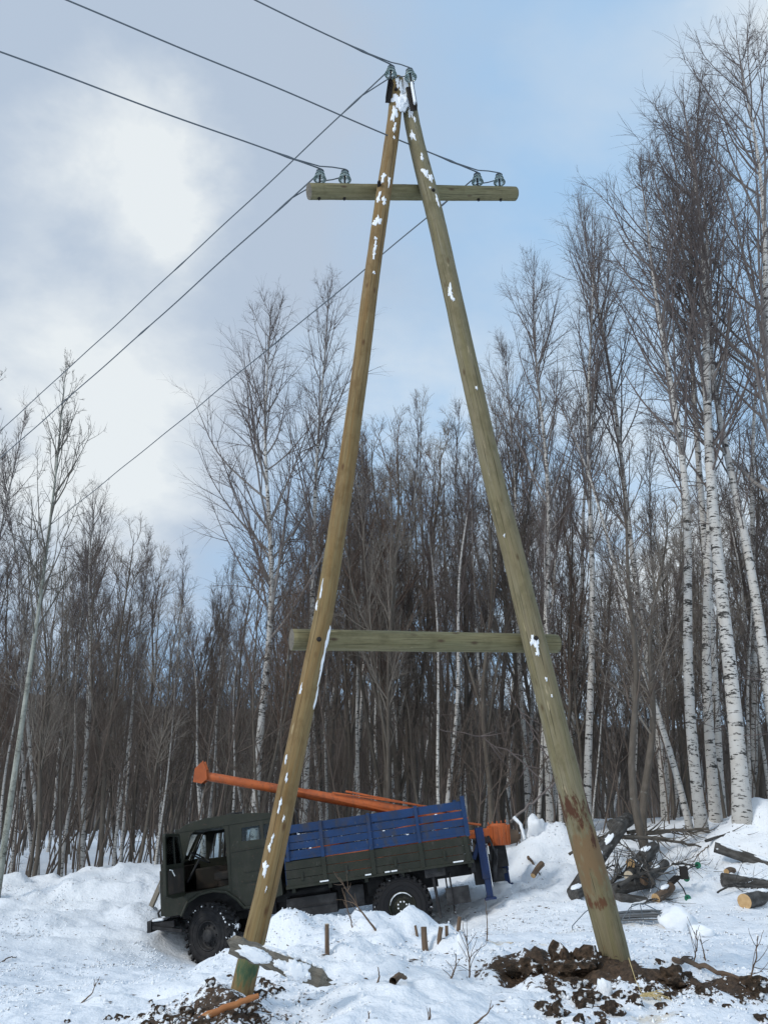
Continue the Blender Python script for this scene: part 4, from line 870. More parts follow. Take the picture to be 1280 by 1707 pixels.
# old grey beam across the left foot
def old_beam():
    a, b = at(402, 1580, 6.45), at(538, 1632, 6.6); m = MB(); d = (b - a).normalized(); L_ = (b - a).length
    up = Vector((0, 0, 1)); sd_ = d.cross(up).normalized(); up = sd_.cross(d).normalized()
    Mx = Matrix((( *d, 0), (*sd_, 0), (*up, 0), (0, 0, 0, 1))).transposed(); Mx = Matrix.Translation(a) @ Mx
    bmesh.ops.create_grid(m.bm, x_segments=44, y_segments=1, size=1); m.bm.clear()
    # section: weathered squared timber, ends broken
    sec = [(-.058, -.055), (.0, -.060), (.058, -.055), (.066, 0), (.058, .05), (.0, .060), (-.058, .05), (-.066, 0)]; n = 40; rings = []
    for i in range(n + 1):
        s = i / n * (L_ + .08) - .04; k = 1 + .05 * math.sin(i * .9) ; end = min(1, (n - i) / 6 + .35) if i > n - 6 else 1
        ring = []
        for j, (u, v) in enumerate(sec):
            nn = mnoise.noise(Vector((s * 5, j * 1.3, 2))) * .018 + mnoise.noise(Vector((s * 16, j * 2.3, 5))) * .009
            sx = s + (mnoise.noise(Vector((j * 3.1, i * .1, 1))) * .14 if i in (0, n) else 0)
            ring.append(m.bm.verts.new(Mx @ Vector((sx, u * end * k + nn, v * end * k + nn))))
        rings.append(ring)
    for r0, r1 in zip(rings, rings[1:]):
        for j in range(8): m.bm.faces.new([r0[j], r0[(j + 1) % 8], r1[(j + 1) % 8], r1[j]])
    m.bm.faces.new(rings[0]); m.bm.faces.new(rings[-1])
    o = m.obj('timber_beam', M['wood_grey'], None, 0)
    a_ = o.data.attributes.new('tc', 'FLOAT_VECTOR', 'POINT'); inv = Mx.inverted()
    a_.data.foreach_set('vector', np.array([(lambda q: (q.y, q.z, q.x))(inv @ v.co) for v in o.data.vertices], np.float32).ravel())
    tag(o, 'weathered grey timber beam with broken end and clinging snow across the amber leg foot', 'beam')
    rr = random.Random(5)
    for s, u, v, ln, wd, th, face in ((.30, 0, 0, .05, .03, .016, 1), (.36, 0, 0, .07, .035, .018, 1), (.17, 0, 0, .12, .040, .012, 0), (.44, .0, 0, .08, .04, .022, 1), (.58, .0, 0, .05, .045, .03, 1), (.50, 0, 0, .07, .028, .010, 0), (.75, 0, 0, .05, .035, .025, 1), (.85, 0, 0, .035, .03, .022, 1), (.93, 0, 0, .035, .03, .02, 1), (.66, 0, 0, .09, .06, .014, 0), (.8, 0, 0, .02, .02, .012, 0)):
        q = MB(); bmesh.ops.create_icosphere(q.bm, subdivisions=4, radius=1); ss = s * L_
        for vtx in q.bm.verts:
            nn = 1 + .45 * mnoise.fractal(vtx.co * 2.6 + Vector((s * 9, 0, 0)), 1, 2, 4)
            c = Vector((vtx.co.x * ln * nn, vtx.co.y * wd * nn, vtx.co.z * th))
            if face == 0: c = Vector((c.x, c.z, c.y)); base = Vector((ss, .066, -.005))
            else: base = Vector((ss, .01, .058))
            vtx.co = Mx @ (base + c)
        q.obj('snow_patch', M['snow'], o, 0, True)
old_beam()
branch('stick', [at(333, 1700, 6.55), at(365, 1684, 6.6), at(400, 1672, 6.65), at(431, 1660, 6.7)], .030, .019, 'peeled orange brown stick lying before the foot of the amber leg', 'orange_bark', 'stick', seed=3)
# cut sapling stumps in the plateau before the truck
for k, (px, py, px2, py2, r, lab) in enumerate([(547, 1598, 545, 1540, .020, 'tall thin cut sapling stub standing alone before the truck tank'), (712, 1584, 706, 1545, .032, 'thickest cut sapling stub, first of the row before the rear wheel'),
        (697, 1562, 692, 1543, .015, 'short leaning stub just left of the thickest stub'), (737, 1576, 735, 1545, .024, 'middle cut stub with pale top in the row before the rear wheel'),
        (747, 1563, 744, 1543, .018, 'small cut stub touching the right side of the middle stub'), (764, 1556, 766, 1528, .022, 'dark stub at the right end of the row before the rear wheel')]):
    a = gp(px, py); b = at(px2, py2, a.y + .02); a.z -= .15
    log(a, b, r * 1.15, r, lab, 'stick', 'cut_pale', 'cut sapling stubs before the truck', 'stub', 'stub', 0, 40 + k)
# twiggy bushes and bare shoots poking out of the snow
SH = [((782, 1634), (776, 1560), 10, .30, 'spreading leafless bush in the snow left of the dug soil'), ((745, 1632), (760, 1590), 5, .15, 'small forked twig in the snow below the row of stubs'), ((623, 1640), (630, 1612), 0, .1, 'single thin shoot leaning in the snow before the mound'),
      ((598, 1707), (614, 1686), 3, .1, 'short forked twig at the bottom edge in the middle'), ((703, 1705), (716, 1680), 2, .1, 'bent twig at the bottom edge right of the middle'), ((775, 1706), (822, 1676), 2, .12, 'slanting dark twig near the bottom edge left of the soil heap'),
      ((811, 1570), (808, 1500), 4, .12, 'straight thin sapling standing beside the rear outrigger'), ((1150, 1610), (1160, 1550), 7, .3, 'sparse bare shoots above the fallen branch on the right'), ((1240, 1640), (1262, 1560), 6, .3, 'sparse bare shoots at the right edge near the soil'),
      ((1175, 1600), (1166, 1565), 3, .2, 'low bare shoots between the fallen branch and the snow block'), ((125, 1675), (160, 1638), 2, .15, 'grey twig standing in the trampled snow at the lower left'), ((633, 1552), (565, 1462), 9, .3, 'tall bare bush arching in front of the truck rear wheel'),
      ((590, 1545), (570, 1480), 6, .2, 'thin bare shoots left of the arching bush before the wheel')]
for k, (a, b, tw, tl, lab) in enumerate(SH):
    p = gp(*a); q = at(b[0], b[1], p.y); p.z -= .05; mid = p.lerp(q, .55) + Vector(((q.x - p.x) * .18 + .02, .02, abs(q.x - p.x) * .12))
    branch('bare_shrub', [p, mid, q], .009 if k != 11 else .014, .003, lab, 'stick', 'bush', None, tw, 60 + k, tl)
for k, (a, b, r, lab) in enumerate([((1123, 1603), (1272, 1652), .028, 'rough broken branch lying across the soil at the lower right'), ((0, 1606), (28, 1596), .012, 'short stick lying on the snow at the left edge'), ((305, 1590), (330, 1584), .01, 'thin stick lying under the front bumper'),
        ((655, 1641), (676, 1636), .03, 'dark chunk of bark lying on the mound snow'), ((880, 1430), (900, 1460), .03, 'broken branch piece in the snow bank behind the truck tail'), ((1180, 1410), (1150, 1445), .012, 'long thin twig on the bank left of the snowy log')]):
    p, q = gp(*a), gp(*b); p.z += r * .6; q.z += r * .8
    branch('fallen_branch', [p, p.lerp(q, .5) + Vector((0, 0, .03)), q], r, r * .45, lab, 'stick', 'branch', None, 5 if k in (0, 5) else 0, 80 + k, .3)
# plank behind the cab front
a = at(252, 1512, 18.2); b = at(277, 1455, 18.4)
m_ = MB(); m_.bar(a, b, .16, .04); tag(m_.obj('plank', M['wood_grey'], None, .006), 'short bark edged plank leaning in the snow ahead of the truck', 'plank')
# brushwood and logs on the right bank
log(at(958, 1492, 16.8), at(1035, 1378, 17.8), .17, .13, 'thick dark log leaning steeply up the bank beside the olive leg', cut='log_bark', snow=2, seed=21)
log(at(1020, 1376, 18.2), at(1046, 1366, 18.9), .13, .15, 'stub of dark log resting on top of the steep log', cut='log_bark', seed=22)
log(at(955, 1492, 16.0), at(990, 1470, 16.6), .11, .12, 'snow flecked log butt half hidden behind the olive leg', cut='log_bark', snow=1, seed=23)
log(at(1050, 1440, 16.6), at(1085, 1425, 17.6), .09, .10, 'log with a fresh orange cut end at the top of the pile', 'log_bark', 'cut_wood', snow=0, seed=24)
log(at(1047, 1460, 16.3), at(1075, 1445, 17.3), .085, .09, 'log with a pale whitish cut end below the orange one', 'log_bark', 'cut_pale', seed=25)
log(at(1073, 1468, 16.3), at(1108, 1440, 17.3), .085, .09, 'log with a brown cut end at the right of the pile', 'log_bark', 'stick', snow=1, seed=26)
log(at(1018, 1487, 16.2), at(1085, 1470, 16.6), .12, .11, 'thick dark log lying lengthwise at the bottom of the pile', cut='log_bark', snow=0, seed=27)
log(at(1030, 1500, 16.0), at(1075, 1505, 16.2), .11, .10, 'dark log lying lowest of all on the trampled snow', cut='log_bark', snow=0, seed=28)
log(at(1068, 1432, 17.0), at(1090, 1412, 17.4), .12, .11, 'short log crusted with snow leaning out of the pile top', cut='log_bark', snow=2, seed=29)
log(at(1092, 1498, 15.9), at(1118, 1478, 16.3), .085, .08, 'short golden log with a yellow cut end right of the pile', 'stick', 'cut_wood', snow=1, seed=30)
log(at(1240, 1503, 15.3), at(1290, 1492, 16.0), .125, .12, 'log with a round yellow cut end at the right edge', 'log_bark', 'cut_wood', snow=1, seed=31)
log(at(1203, 1466, 16.4), at(1300, 1478, 16.4), .12, .11, 'grey log with snow patches lying along the bank at the right edge', cut='log_bark', snow=3, seed=32)
log(at(1190, 1412, 17.4), at(1300, 1452, 17.0), .10, .12, 'long snow laden log sloping down the bank to the right edge', cut='log_bark', snow=3, seed=33)
log(at(1210, 1453, 16.6), at(1222, 1451, 16.9), .05, .05, 'tiny cut log piece above the grey bank log', 'stick', 'cut_wood', seed=34)
log(at(888, 1460, 17.2), at(903, 1440, 17.5), .05, .06, 'small split log in the snow behind the truck tail', 'stick', 'cut_wood', seed=35)
bb = [((985, 1404), (1180, 1382), 18.6, 'long thin dark trunk lying level above the bank, uppermost', .05), ((1040, 1396), (1168, 1412), 18.0, 'birch branch with frost lying along the bank top, lowest', .045), ((1045, 1388), (1190, 1388), 18.9, 'thin dark trunk lying level just under the uppermost one', .04),
      ((948, 1424), (1010, 1392), 18.0, 'dark branch poking up left of the steep log', .03), ((1075, 1440), (1020, 1400), 17.4, 'bare branch standing out of the log pile', .02)]
for k, (a, b, D, lab, r) in enumerate(bb):
    p, q = at(*a, D), at(*b, D + .3); branch('fallen_branch', [p, p.lerp(q, .5) + Vector((0, 0, .06)), q], r, r * .4, lab, 'dark_bark', 'branch', None, 16, 100 + k, .8)
for k, (a, b, D, lab) in enumerate([((1100, 1450), (1165, 1425), 16.8, 'fan of thin brush twigs right of the log pile'), ((1085, 1465), (1150, 1440), 16.6, 'lower fan of thin brush twigs right of the log pile')]):
    p, q = at(*a, D), at(*b, D + .3); branch('brush_twigs', [p, p.lerp(q, .5), q], .014, .004, lab, 'dark_bark', 'branch', None, 12, 120 + k, .7)
for k, (a, b, D, r, lab) in enumerate([((1005, 1492), (1062, 1440), 16.3, .05, 'dark crooked limb leaning across the left of the log pile'), ((1030, 1478), (1100, 1452), 16.0, .045, 'dark crooked limb lying over the middle of the log pile'), ((1090, 1475), (1058, 1425), 16.1, .035, 'dark forked limb standing up out of the pile middle'),
        ((960, 1478), (1030, 1440), 16.9, .03, 'brushy branch between the steep log and the pile'), ((1120, 1440), (1195, 1462), 16.9, .022, 'brushy branch spread over the bank right of the brush fans'), ((1062, 1512), (1120, 1500), 15.7, .02, 'dark brushy branch on the snow below the pile'),
        ((1175, 1402), (1280, 1384), 18.0, .03, 'brushy branch lying on top of the right bank'), ((1195, 1488), (1262, 1470), 16.0, .018, 'thin brushy branch between the right hand logs')]):
    p, q = at(*a, D), at(*b, D + .4); branch('brush_limb', [p, p.lerp(q, .4) + Vector((0, 0, .08)), q], r, r * .35, lab, 'log_bark', 'branch', None, 18, 140 + k, .75)
# leaning snapped birch branches beside the truck tail
p, q = at(850, 1370, 18.5), at(930, 1300, 18.5); branch('snapped_branch', [p, p.lerp(q, .5), q], .028, .02, 'straight pale branch leaning up behind the truck tail', 'birch_twig', 'branch', seed=131)
p, q = at(856, 1362, 18.4), at(874, 1400, 18.2); branch('snapped_branch', [p, p.lerp(q, .4) + Vector((.06, 0, .03)), q], .04, .03, 'snow topped bent branch hanging behind the auger', 'snow', 'branch', seed=132)
p, q = at(650, 1290, 20), at(905, 1325, 20); branch('snapped_branch', [at(730, 1215, 20), at(800, 1228, 20), at(860, 1262, 20), at(903, 1300, 20)], .010, .020, 'long whitish branch arching across the thicket above the truck bed', 'birch_twig', 'branch', None, 8, 133, .9)
branch('snapped_branch', [at(845, 1145, 20.2), at(872, 1195, 20.2), at(900, 1240, 20.2), at(912, 1262, 20.2)], .009, .018, 'steep whitish branch above the arching one beside the olive leg', 'birch_twig', 'branch', None, 6, 134, .7)
# bundle of cable and loose loops
cb = MB(); c0 = gp(1068, 1537); c0.z += .03; rr = random.Random(3)
for k in range(20):
    y = rr.uniform(-.28, .28); z = rr.uniform(0, .09); x0 = -.42 + rr.uniform(-.06, .06); x1 = .42 + rr.uniform(-.05, .03)
    cb.tube([c0 + Vector((x0, y * .5 - .05, z)), c0 + Vector((-.1, y * .8, z + .02)), c0 + Vector((.2, y, z + .02 + .02 * rr.random())), c0 + Vector((x1, y * .6 + .05, z + .02))], .014, 5)
tag(cb.obj('cable_bundle', M['steel'], None), 'flattened bundle of grey cable lying on the trampled snow behind the olive leg', 'cable')
for k, (pts, lab) in enumerate([([(1000, 1505), (975, 1520), (952, 1545), (960, 1562), (1010, 1562)], 'loop of dark cable curling behind the olive leg'), ([(1035, 1535), (1050, 1512), (1070, 1505), (1095, 1518), (1106, 1540)], 'arched loop of cable over the grey bundle'), ([(1048, 1534), (1052, 1508), (1066, 1506), (1072, 1534)], 'small inner cable loop above the grey bundle')]):
    D = gp(1060, 1550).y; tag(tube_obj('cable_loop', resample([at(x, y, D + .1) for x, y in pts], 24), .007, M['wire'], None, 6), lab, 'cable')
# spare bracket with green glass insulators on the snow
a, b = at(1098, 1488, 16.2), at(1128, 1466, 16.4)
sb = empty('spare_bracket', tuple(a), 'black spare insulator bracket lying on the bank right of the golden log', 'bracket')
m_ = MB(); m_.bar(a.lerp(b, .5) - a + Vector((.05, 0, .05)), b - a + Vector((.02, 0, .05)), .16, .05); m_.box(.42, .56, -.05, .03, .22, .44); m_.bar((.02, 0, .02), (.1, -.02, .1), .05, .05); m_.obj('bracket_plate', M['bolt'], sb, .01)
rd = MB()
tips = [at(1143, 1464, 16.5) - a, at(1145, 1497, 16.1) - a, at(1162, 1442, 16.7) - a]
for t_ in tips: rd.tube([Vector((.35, 0, .2)), Vector((.35, 0, .2)).lerp(t_, .6) + Vector((0, 0, .05)), t_], .012, 6)
rd.obj('pin', M['bolt'], sb)
for t_ in tips:
    g_ = MB(); g_.lathe([(.0, .035), (.02, .03), (.03, .015), (.045, 0), (.06, -.02), (.053, -.02), (.035, -.007), (.02, .0), (.0, .0)], t_, 'y', 18); g_.obj('green_glass_bell', M['green_rope'], sb, 0, True)
# blocks of hard snow
def lump(name, c, r, m, label, cat, group=None, seed=0, amp=.35, sub=3, ang=0):
    q = MB(); bmesh.ops.create_icosphere(q.bm, subdivisions=sub, radius=1); o_ = Vector((seed * 3.3, seed * 1.7, seed))
    for v in q.bm.verts:
        d = v.co.normalized(); k = 1 + amp * mnoise.fractal(d * 1.3 + o_, 1, 2, 4) + amp * .25 * mnoise.noise(d * 6 + o_)
        p = Vector((d.x * r[0], d.y * r[1], d.z * r[2])) * k; v.co = Vector((p.x * math.cos(ang) - p.y * math.sin(ang), p.x * math.sin(ang) + p.y * math.cos(ang), p.z))
    o = q.obj(name, M[m], None, 0, m == 'snow'); o.location = c; return tag(o, label, cat, group)
for k, (px, py, r, lab) in enumerate([(893, 1388, (.20, .18, .26), 'upright pale block of hard snow on the bank behind the auger'), (833, 1490, (.26, .2, .18), 'greyish block of hard snow under the far outrigger'), (1130, 1545, (.30, .26, .20), 'boulder of dirty snow on the track right of the cable bundle'),
        (1172, 1560, (.14, .12, .10), 'small dirty snow lump right of the dirty boulder'), (772, 1590, (.07, .06, .13), 'pointed chunk of snow at the right end of the mound'), (1008, 1660, (.05, .05, .10), 'small white shard of ice at the foot of the olive leg')]):
    c = gp(px, py); lump('snow_block', c + Vector((0, 0, r[2] * .3)), r, 'snow', lab, 'snow block', None, 300 + k, .45)
# dug clods
def clods(items, lab, grp, s0):
    for k, (px, py, r) in enumerate(items):
        c = gp(px, py); lump('soil_clod', c + Vector((0, 0, r * .15)), (r, r * .8, r * .65), 'soil', lab, 'clod', grp, s0 + k, .75, 3 if r > .06 else 2, rnd.uniform(0, 3))
big = gp(952, 1615); lump('soil_heap', big, (.20, .17, .17), 'soil', 'biggest brown clod of dug soil, left of the olive leg foot', 'clod', None, 401, .7, 4)
big = gp(880, 1622); lump('soil_heap', big, (.17, .13, .10), 'soil', 'dark clod of dug soil at the left end of the soil patch', 'clod', None, 402, .7, 4)
big = gp(1125, 1640); lump('soil_heap', big, (.16, .12, .11), 'soil', 'brown clod of dug soil just right of the olive leg foot', 'clod', None, 405, .7, 4)
clods([(rnd.uniform(890, 1270), 1668 + rnd.gauss(0, 18), rnd.uniform(.022, .075)) for _ in range(46)] + [(988, 1600, .08), (1100, 1608, .06), (1145, 1600, .05), (1262, 1646, .10), (1020, 1690, .09), (975, 1680, .08)], 'lump of dug brown soil scattered round the olive leg foot', 'soil clods round the olive leg', 500)
clods([(rnd.uniform(250, 455), 1690 + rnd.gauss(0, 12), rnd.uniform(.018, .06)) for _ in range(30)] + [(rnd.uniform(90, 260), 1698 + rnd.gauss(0, 5), rnd.uniform(.015, .04)) for _ in range(10)] + [(440, 1640, .05), (455, 1655, .06), (350, 1640, .05), (385, 1630, .035), (435, 1660, .05), (448, 1645, .05), (470, 1652, .04)], 'lump of dug soil scattered round the amber leg foot', 'soil clods round the amber leg', 600)
# straw tuft
st_ = MB(); c = gp(1075, 1668); rr = random.Random(8)
for k in range(26):
    a_ = rr.uniform(-.4, 1.2); l_ = rr.uniform(.06, .26); p0 = c + Vector((rr.uniform(-.05, .05), rr.uniform(-.04, .04), .03)); d = Vector((math.cos(a_) * .6 + .1, -abs(math.sin(a_)) * .8, rr.uniform(-.1, .25)))
    st_.tube([p0, p0 + d * l_ * .5 + Vector((0, 0, .02)), p0 + d * l_], .0022, 4)
st_.tube([c, c + Vector((-.06, 0, .14)), c + Vector((-.10, 0, .30))], .003, 4)
tag(st_.obj('straw', M['straw'], None), 'tuft of yellow straw on the soil right of the olive leg foot', 'straw')
# litter: needles, bark crumbs; snow crumbs
def litter(name, n, region, m, lo, hi, label, seed, dark=True, flat=.3):
    rng = np.random.default_rng(seed); pts = []
    while sum(len(p) for p in pts) < n:
        X = rng.uniform(region[0], region[1], n); Y = rng.uniform(region[2], region[3], n)
        wt = np.clip(fbm(X, Y, 1.6, 3) * 2.2 + .25 + 1.5 * dirtmap(X, Y) * (1 if dark else .6) + 1.2 * sawmap(X, Y) * dark, .02, 1); keep = rng.random(n) < wt; pts.append(np.stack([X[keep], Y[keep]], 1))
    XY = np.vstack(pts)[:n]; Z = hgt(XY[:, 0], XY[:, 1]); XY = XY[rng.random(len(XY)) > (0 if dark else 1) * np.clip(dirtmap(XY[:, 0], XY[:, 1]), 0, .9)]; n = len(XY); Z = hgt(XY[:, 0], XY[:, 1]); base = np.array([[1, 0, 0], [-1, 0, 0], [0, 1, 0], [0, -1, 0], [0, 0, 1], [0, 0, -1]], float)
    S = np.exp(rng.uniform(math.log(lo), math.log(hi), n)); A = rng.uniform(0, 6.28, n); el = rng.uniform(.4, 1.0, (n, 3))
    if dark: el = np.stack([rng.uniform(.6, 2.2, n), rng.uniform(.12, .35, n), rng.uniform(.1, .3, n)], 1)
    V = base[None] * el[:, None, :] * S[:, None, None]; V += rng.normal(0, .12, V.shape) * S[:, None, None]
    c, s = np.cos(A)[:, None], np.sin(A)[:, None]; V = np.stack([V[..., 0] * c - V[..., 1] * s, V[..., 0] * s + V[..., 1] * c, V[..., 2]], -1)
    V += np.stack([XY[:, 0], XY[:, 1], Z + S * .15], -1)[:, None, :]
    f = np.array([[0, 2, 4], [2, 1, 4], [1, 3, 4], [3, 0, 4], [2, 0, 5], [1, 2, 5], [3, 1, 5], [0, 3, 5]]); Fc = (f[None] + (np.arange(n) * 6)[:, None, None]).reshape(-1, 3)
    tag(link(bpy.data.objects.new(name, nmesh(name, V.reshape(-1, 3), Fc, M[m], not dark))), label, None, None, 'stuff')
litter('forest_litter', 9000, (-9, 9, 6.2, 20), 'stick', .006, .028, 'bark crumbs and needles strewn on the snow', 1)
litter('snow_crumbs', 30000, (-9, 9, 6.2, 20), 'snow', .006, .028, 'loose crumbs of broken snow', 2, dark=False)
print('debris', round(time.time() - T0, 1))
# ------------------------------------------------------------------ trees
def unit(v): return v / (np.linalg.norm(v, axis=-1, keepdims=True) + 1e-9)
def grow(P, Rr, n, s0, s1, ang, angv, lf, K, up, wob, rfac, rtip, rng, droop=0.):
    """n children on each of the polylines P (N,k,3); lf(s) is the child's length as a share of its parent's"""
    N_, k, _ = P.shape; s = np.sort(rng.uniform(s0, s1, (N_, n)), 1); x = s * (k - 1); i = np.minimum(x.astype(int), k - 2); f = (x - i)[..., None]
    r_ = np.arange(N_)[:, None]; A = P[r_, i]; B = P[r_, i + 1]; pos = A + (B - A) * f; T = unit(B - A)
    rp_ = Rr[r_, i] * (1 - f[..., 0]) + Rr[r_, i + 1] * f[..., 0]
    plen = np.linalg.norm(P[:, 1:] - P[:, :-1], axis=2).sum(1)[:, None]
    Q = rng.normal(size=T.shape); Q = unit(Q - T * (Q * T).sum(-1, keepdims=True))
    a = np.radians(rng.normal(ang, angv, (N_, n)))[..., None]; D = T * np.cos(a) + Q * np.sin(a)
    ln = plen * lf(s) * rng.uniform(.65, 1.25, (N_, n)); st = (ln / (K - 1))[..., None]
    out = np.zeros((N_, n, K, 3)); out[:, :, 0] = pos
    for j in range(1, K):
        D = unit(D + np.array([0, 0, up - droop * j / K]) + rng.normal(0, wob, D.shape)); out[:, :, j] = out[:, :, j - 1] + D * st
    r0 = np.minimum(rp_ * .62, rfac * ln + .002); RR = r0[..., None] * (1 - np.linspace(0, 1, K)) ** .9 + rtip
    return out.reshape(-1, K, 3), RR.reshape(-1, K)
def join(parts):
    V = []; Fs = []; rd = []; tcv = []; o = 0
    for P, Rr, sd in parts:
        v, f, r_, t_ = tubes(P, Rr, sd, 0, None, True); V.append(v); Fs.append(f + o); rd.append(r_); tcv.append(t_); o += len(v)
    return np.vstack(V), np.vstack(Fs), np.concatenate(rd), np.vstack(tcv)
def tmesh(name, parts, m):
    V, Fc, rd, t_ = join(parts); return nmesh(name, V, Fc, m, attrs={'rad': ('FLOAT', rd), 'tc': ('FLOAT_VECTOR', t_)})
def make_tree(kind, seed):
    rng = np.random.default_rng(seed)
    if kind in ('birch', 'birch_wide', 'birch_thin'):
        H = 20.; K = 22; t = np.linspace(0, 1, K); a1, a2 = rng.uniform(0, 6.28, 2)
        bend = {'birch': .45, 'birch_thin': .6, 'birch_wide': .22}[kind]
        P = np.stack([bend * (np.sin(t * 2.6 + a1) - math.sin(a1)) + .10 * np.sin(t * 11 + a2), bend * (np.sin(t * 2.1 + a2) - math.sin(a2)) + .10 * np.sin(t * 9 + a1), t * H], 1)[None]
        rb = .125 if kind != 'birch_thin' else .085
        Rt = (rb * (1 - t) ** .85 + .006 + .05 * rb * np.exp(-t * 40) * 6)[None]
        s0 = .30 if kind == 'birch_wide' else .33 if kind == 'birch' else .45
        Lm = .31 if kind == 'birch_wide' else .27 if kind == 'birch' else .14
        n1 = 47 if kind != 'birch_thin' else 44
        prof = lambda s: Lm * np.clip((1.03 - s) / (1 - s0), 0, 1) ** .6 * np.clip((s - s0 + .10) / .30, .30, 1)
        L1, R1 = grow(P, Rt, n1, s0, .985, 40 if kind == 'birch_wide' else 36, 8, prof, 9, .19, .05, .0068, .0022, rng, .10)
        if kind == 'birch_wide':
            Lx, Rx = grow(P, Rt, 6, s0 - .02, .62, 42, 5, lambda s: .38 * np.ones_like(s) * (1.25 - s), 9, .12, .04, .0068, .0025, rng); L1 = np.vstack([L1, Lx]); R1 = np.vstack([R1, Rx])
        L2, R2 = grow(L1, R1, 8, .18, .98, 34, 9, lambda s: .46 * (1.15 - .7 * s), 6, .05, .09, .0055, .0015, rng, .12)
        L3, R3 = grow(L2, R2, 6 if kind != 'birch_thin' else 5, .15, .98, 30, 12, lambda s: .55 * (1.2 - .6 * s), 4, .02, .10, .004, .0012, rng, .22)
        T4, R4 = grow(P, Rt, 10, .86, .995, 18, 5, lambda s: .05 * np.ones_like(s), 6, .12, .06, .005, .002, rng)
        T5, R5 = grow(T4, R4, 9, .1, .98, 24, 8, lambda s: .45 * np.ones_like(s), 4, .05, .08, .004, .0013, rng)
        # dead snags on the clean trunk
        S1, SR = grow(P, Rt, 12, .08, s0 + .04, 75, 12, lambda s: .035 * np.ones_like(s) + .03 * s, 5, .02, .16, .008, .003, rng)
        S2, SR2 = grow(S1, SR, 3, .3, .95, 40, 15, lambda s: .5 * np.ones_like(s), 4, .0, .15, .006, .0025, rng)
        return (tmesh('trunk', [(P, Rt, 12)], M['birch']), tmesh('crown', [(L1, R1, 5), (L2, R2, 4), (L3, R3, 3), (T4, R4, 4), (T5, R5, 3), (S1, SR, 4), (S2, SR2, 3)], M['birch_twig']), H)
    if kind == 'aspen':
        H = 18.; K = 20; t = np.linspace(0, 1, K); a1 = rng.uniform(0, 6)
        P = np.stack([.35 * np.sin(t * 3 + a1) - .35 * math.sin(a1), .3 * np.sin(t * 2.3) + 0 * t, t * H], 1)[None]; Rt = (.14 * (1 - t) ** .8 + .008)[None]
        L1, R1 = grow(P, Rt, 30, .42, .97, 36, 8, lambda s: .24 * np.clip((1.06 - s) / .6, 0, 1) ** .7, 9, .14, .09, .009, .004, rng)
        L2, R2 = grow(L1, R1, 7, .2, .97, 46, 10, lambda s: .38 * (1.15 - .6 * s), 6, .10, .12, .009, .0035, rng)
        L3, R3 = grow(L2, R2, 5, .15, .98, 45, 14, lambda s: .38 * (1.2 - .6 * s), 4, .08, .12, .009, .003, rng)
        return (tmesh('trunk', [(P, Rt, 12)], M['aspen']), tmesh('crown', [(L1, R1, 6), (L2, R2, 4), (L3, R3, 4)], M['aspen_twig']), H)
    # dark slender trees of the thicket
    H = 11.; K = 14; t = np.linspace(0, 1, K); a1, a2 = rng.uniform(0, 6.28, 2); b = rng.uniform(.15, .55)
    P = np.stack([b * (np.sin(t * 2.4 + a1) - math.sin(a1)) + .07 * np.sin(t * 13 + a2), b * (np.sin(t * 2.0 + a2) - math.sin(a2)) + .07 * np.sin(t * 11 + a1), t * H], 1)[None]
    Rt = (.062 * (1 - t) ** .8 + .006)[None]; stems = [(P, Rt)]
    if seed % 2:    # forked low: a second and third stem
        Pf, Rf = grow(P, Rt, 2, .08, .35, 16, 4, lambda s: (1.0 - s) * .95, 12, .10, .03, .006, .006, rng); stems.append((Pf, Rf))
    cr = []; tw = M['brown_twig'] if kind == 'brown' else (M['pale_twig'] if seed in (44, 45, 52) else M['dark_twig'])
    if seed == 52: tw = M['pale_twig']
    for SP, SR_ in stems:
        n1 = 27 if len(SP) == 1 else 16
        L1, R1 = grow(SP, SR_, n1, .30, .98, 28, 9, lambda s: .24 * np.clip(1.15 - s, 0, 1) ** .5, 8, .12, .08, .006, .0022, rng)
        L2, R2 = grow(L1, R1, 7, .15, .97, 32, 10, lambda s: .45 * (1.15 - .6 * s), 5, .07, .11, .006, .0018, rng)
        L3, R3 = grow(L2, R2, 5, .15, .98, 32, 13, lambda s: .55 * (1.2 - .6 * s), 4, .05, .12, .005, .0015, rng)
        cr += [(L1, R1, 4), (L2, R2, 3), (L3, R3, 3)]
    return (tmesh('trunk', [(a, b_, 8) for a, b_ in stems], M['dark_bark']), tmesh('crown', cr, tw), H)
M['pale_twig'] = mat('pale_twig', (.24, .21, .18), .9)
M['aspen_twig'] = mat('aspen_twig', (.125, .115, .10), .9)
VAR = {'birch': [make_tree('birch', s) for s in (1, 2, 3, 4)], 'birch_wide': [make_tree('birch_wide', s) for s in (11, 12)], 'birch_thin': [make_tree('birch_thin', s) for s in (21, 22, 23)],
       'aspen': [make_tree('aspen', s) for s in (31, 32)], 'dark': [make_tree('dark', s) for s in (41, 42, 43, 44, 45)], 'brown': [make_tree('brown', s) for s in (51, 52, 53)]}
NAME = {'birch': 'birch_tree', 'birch_wide': 'birch_tree', 'birch_thin': 'birch_tree', 'aspen': 'aspen_tree', 'dark': 'bare_tree', 'brown': 'bare_tree'}
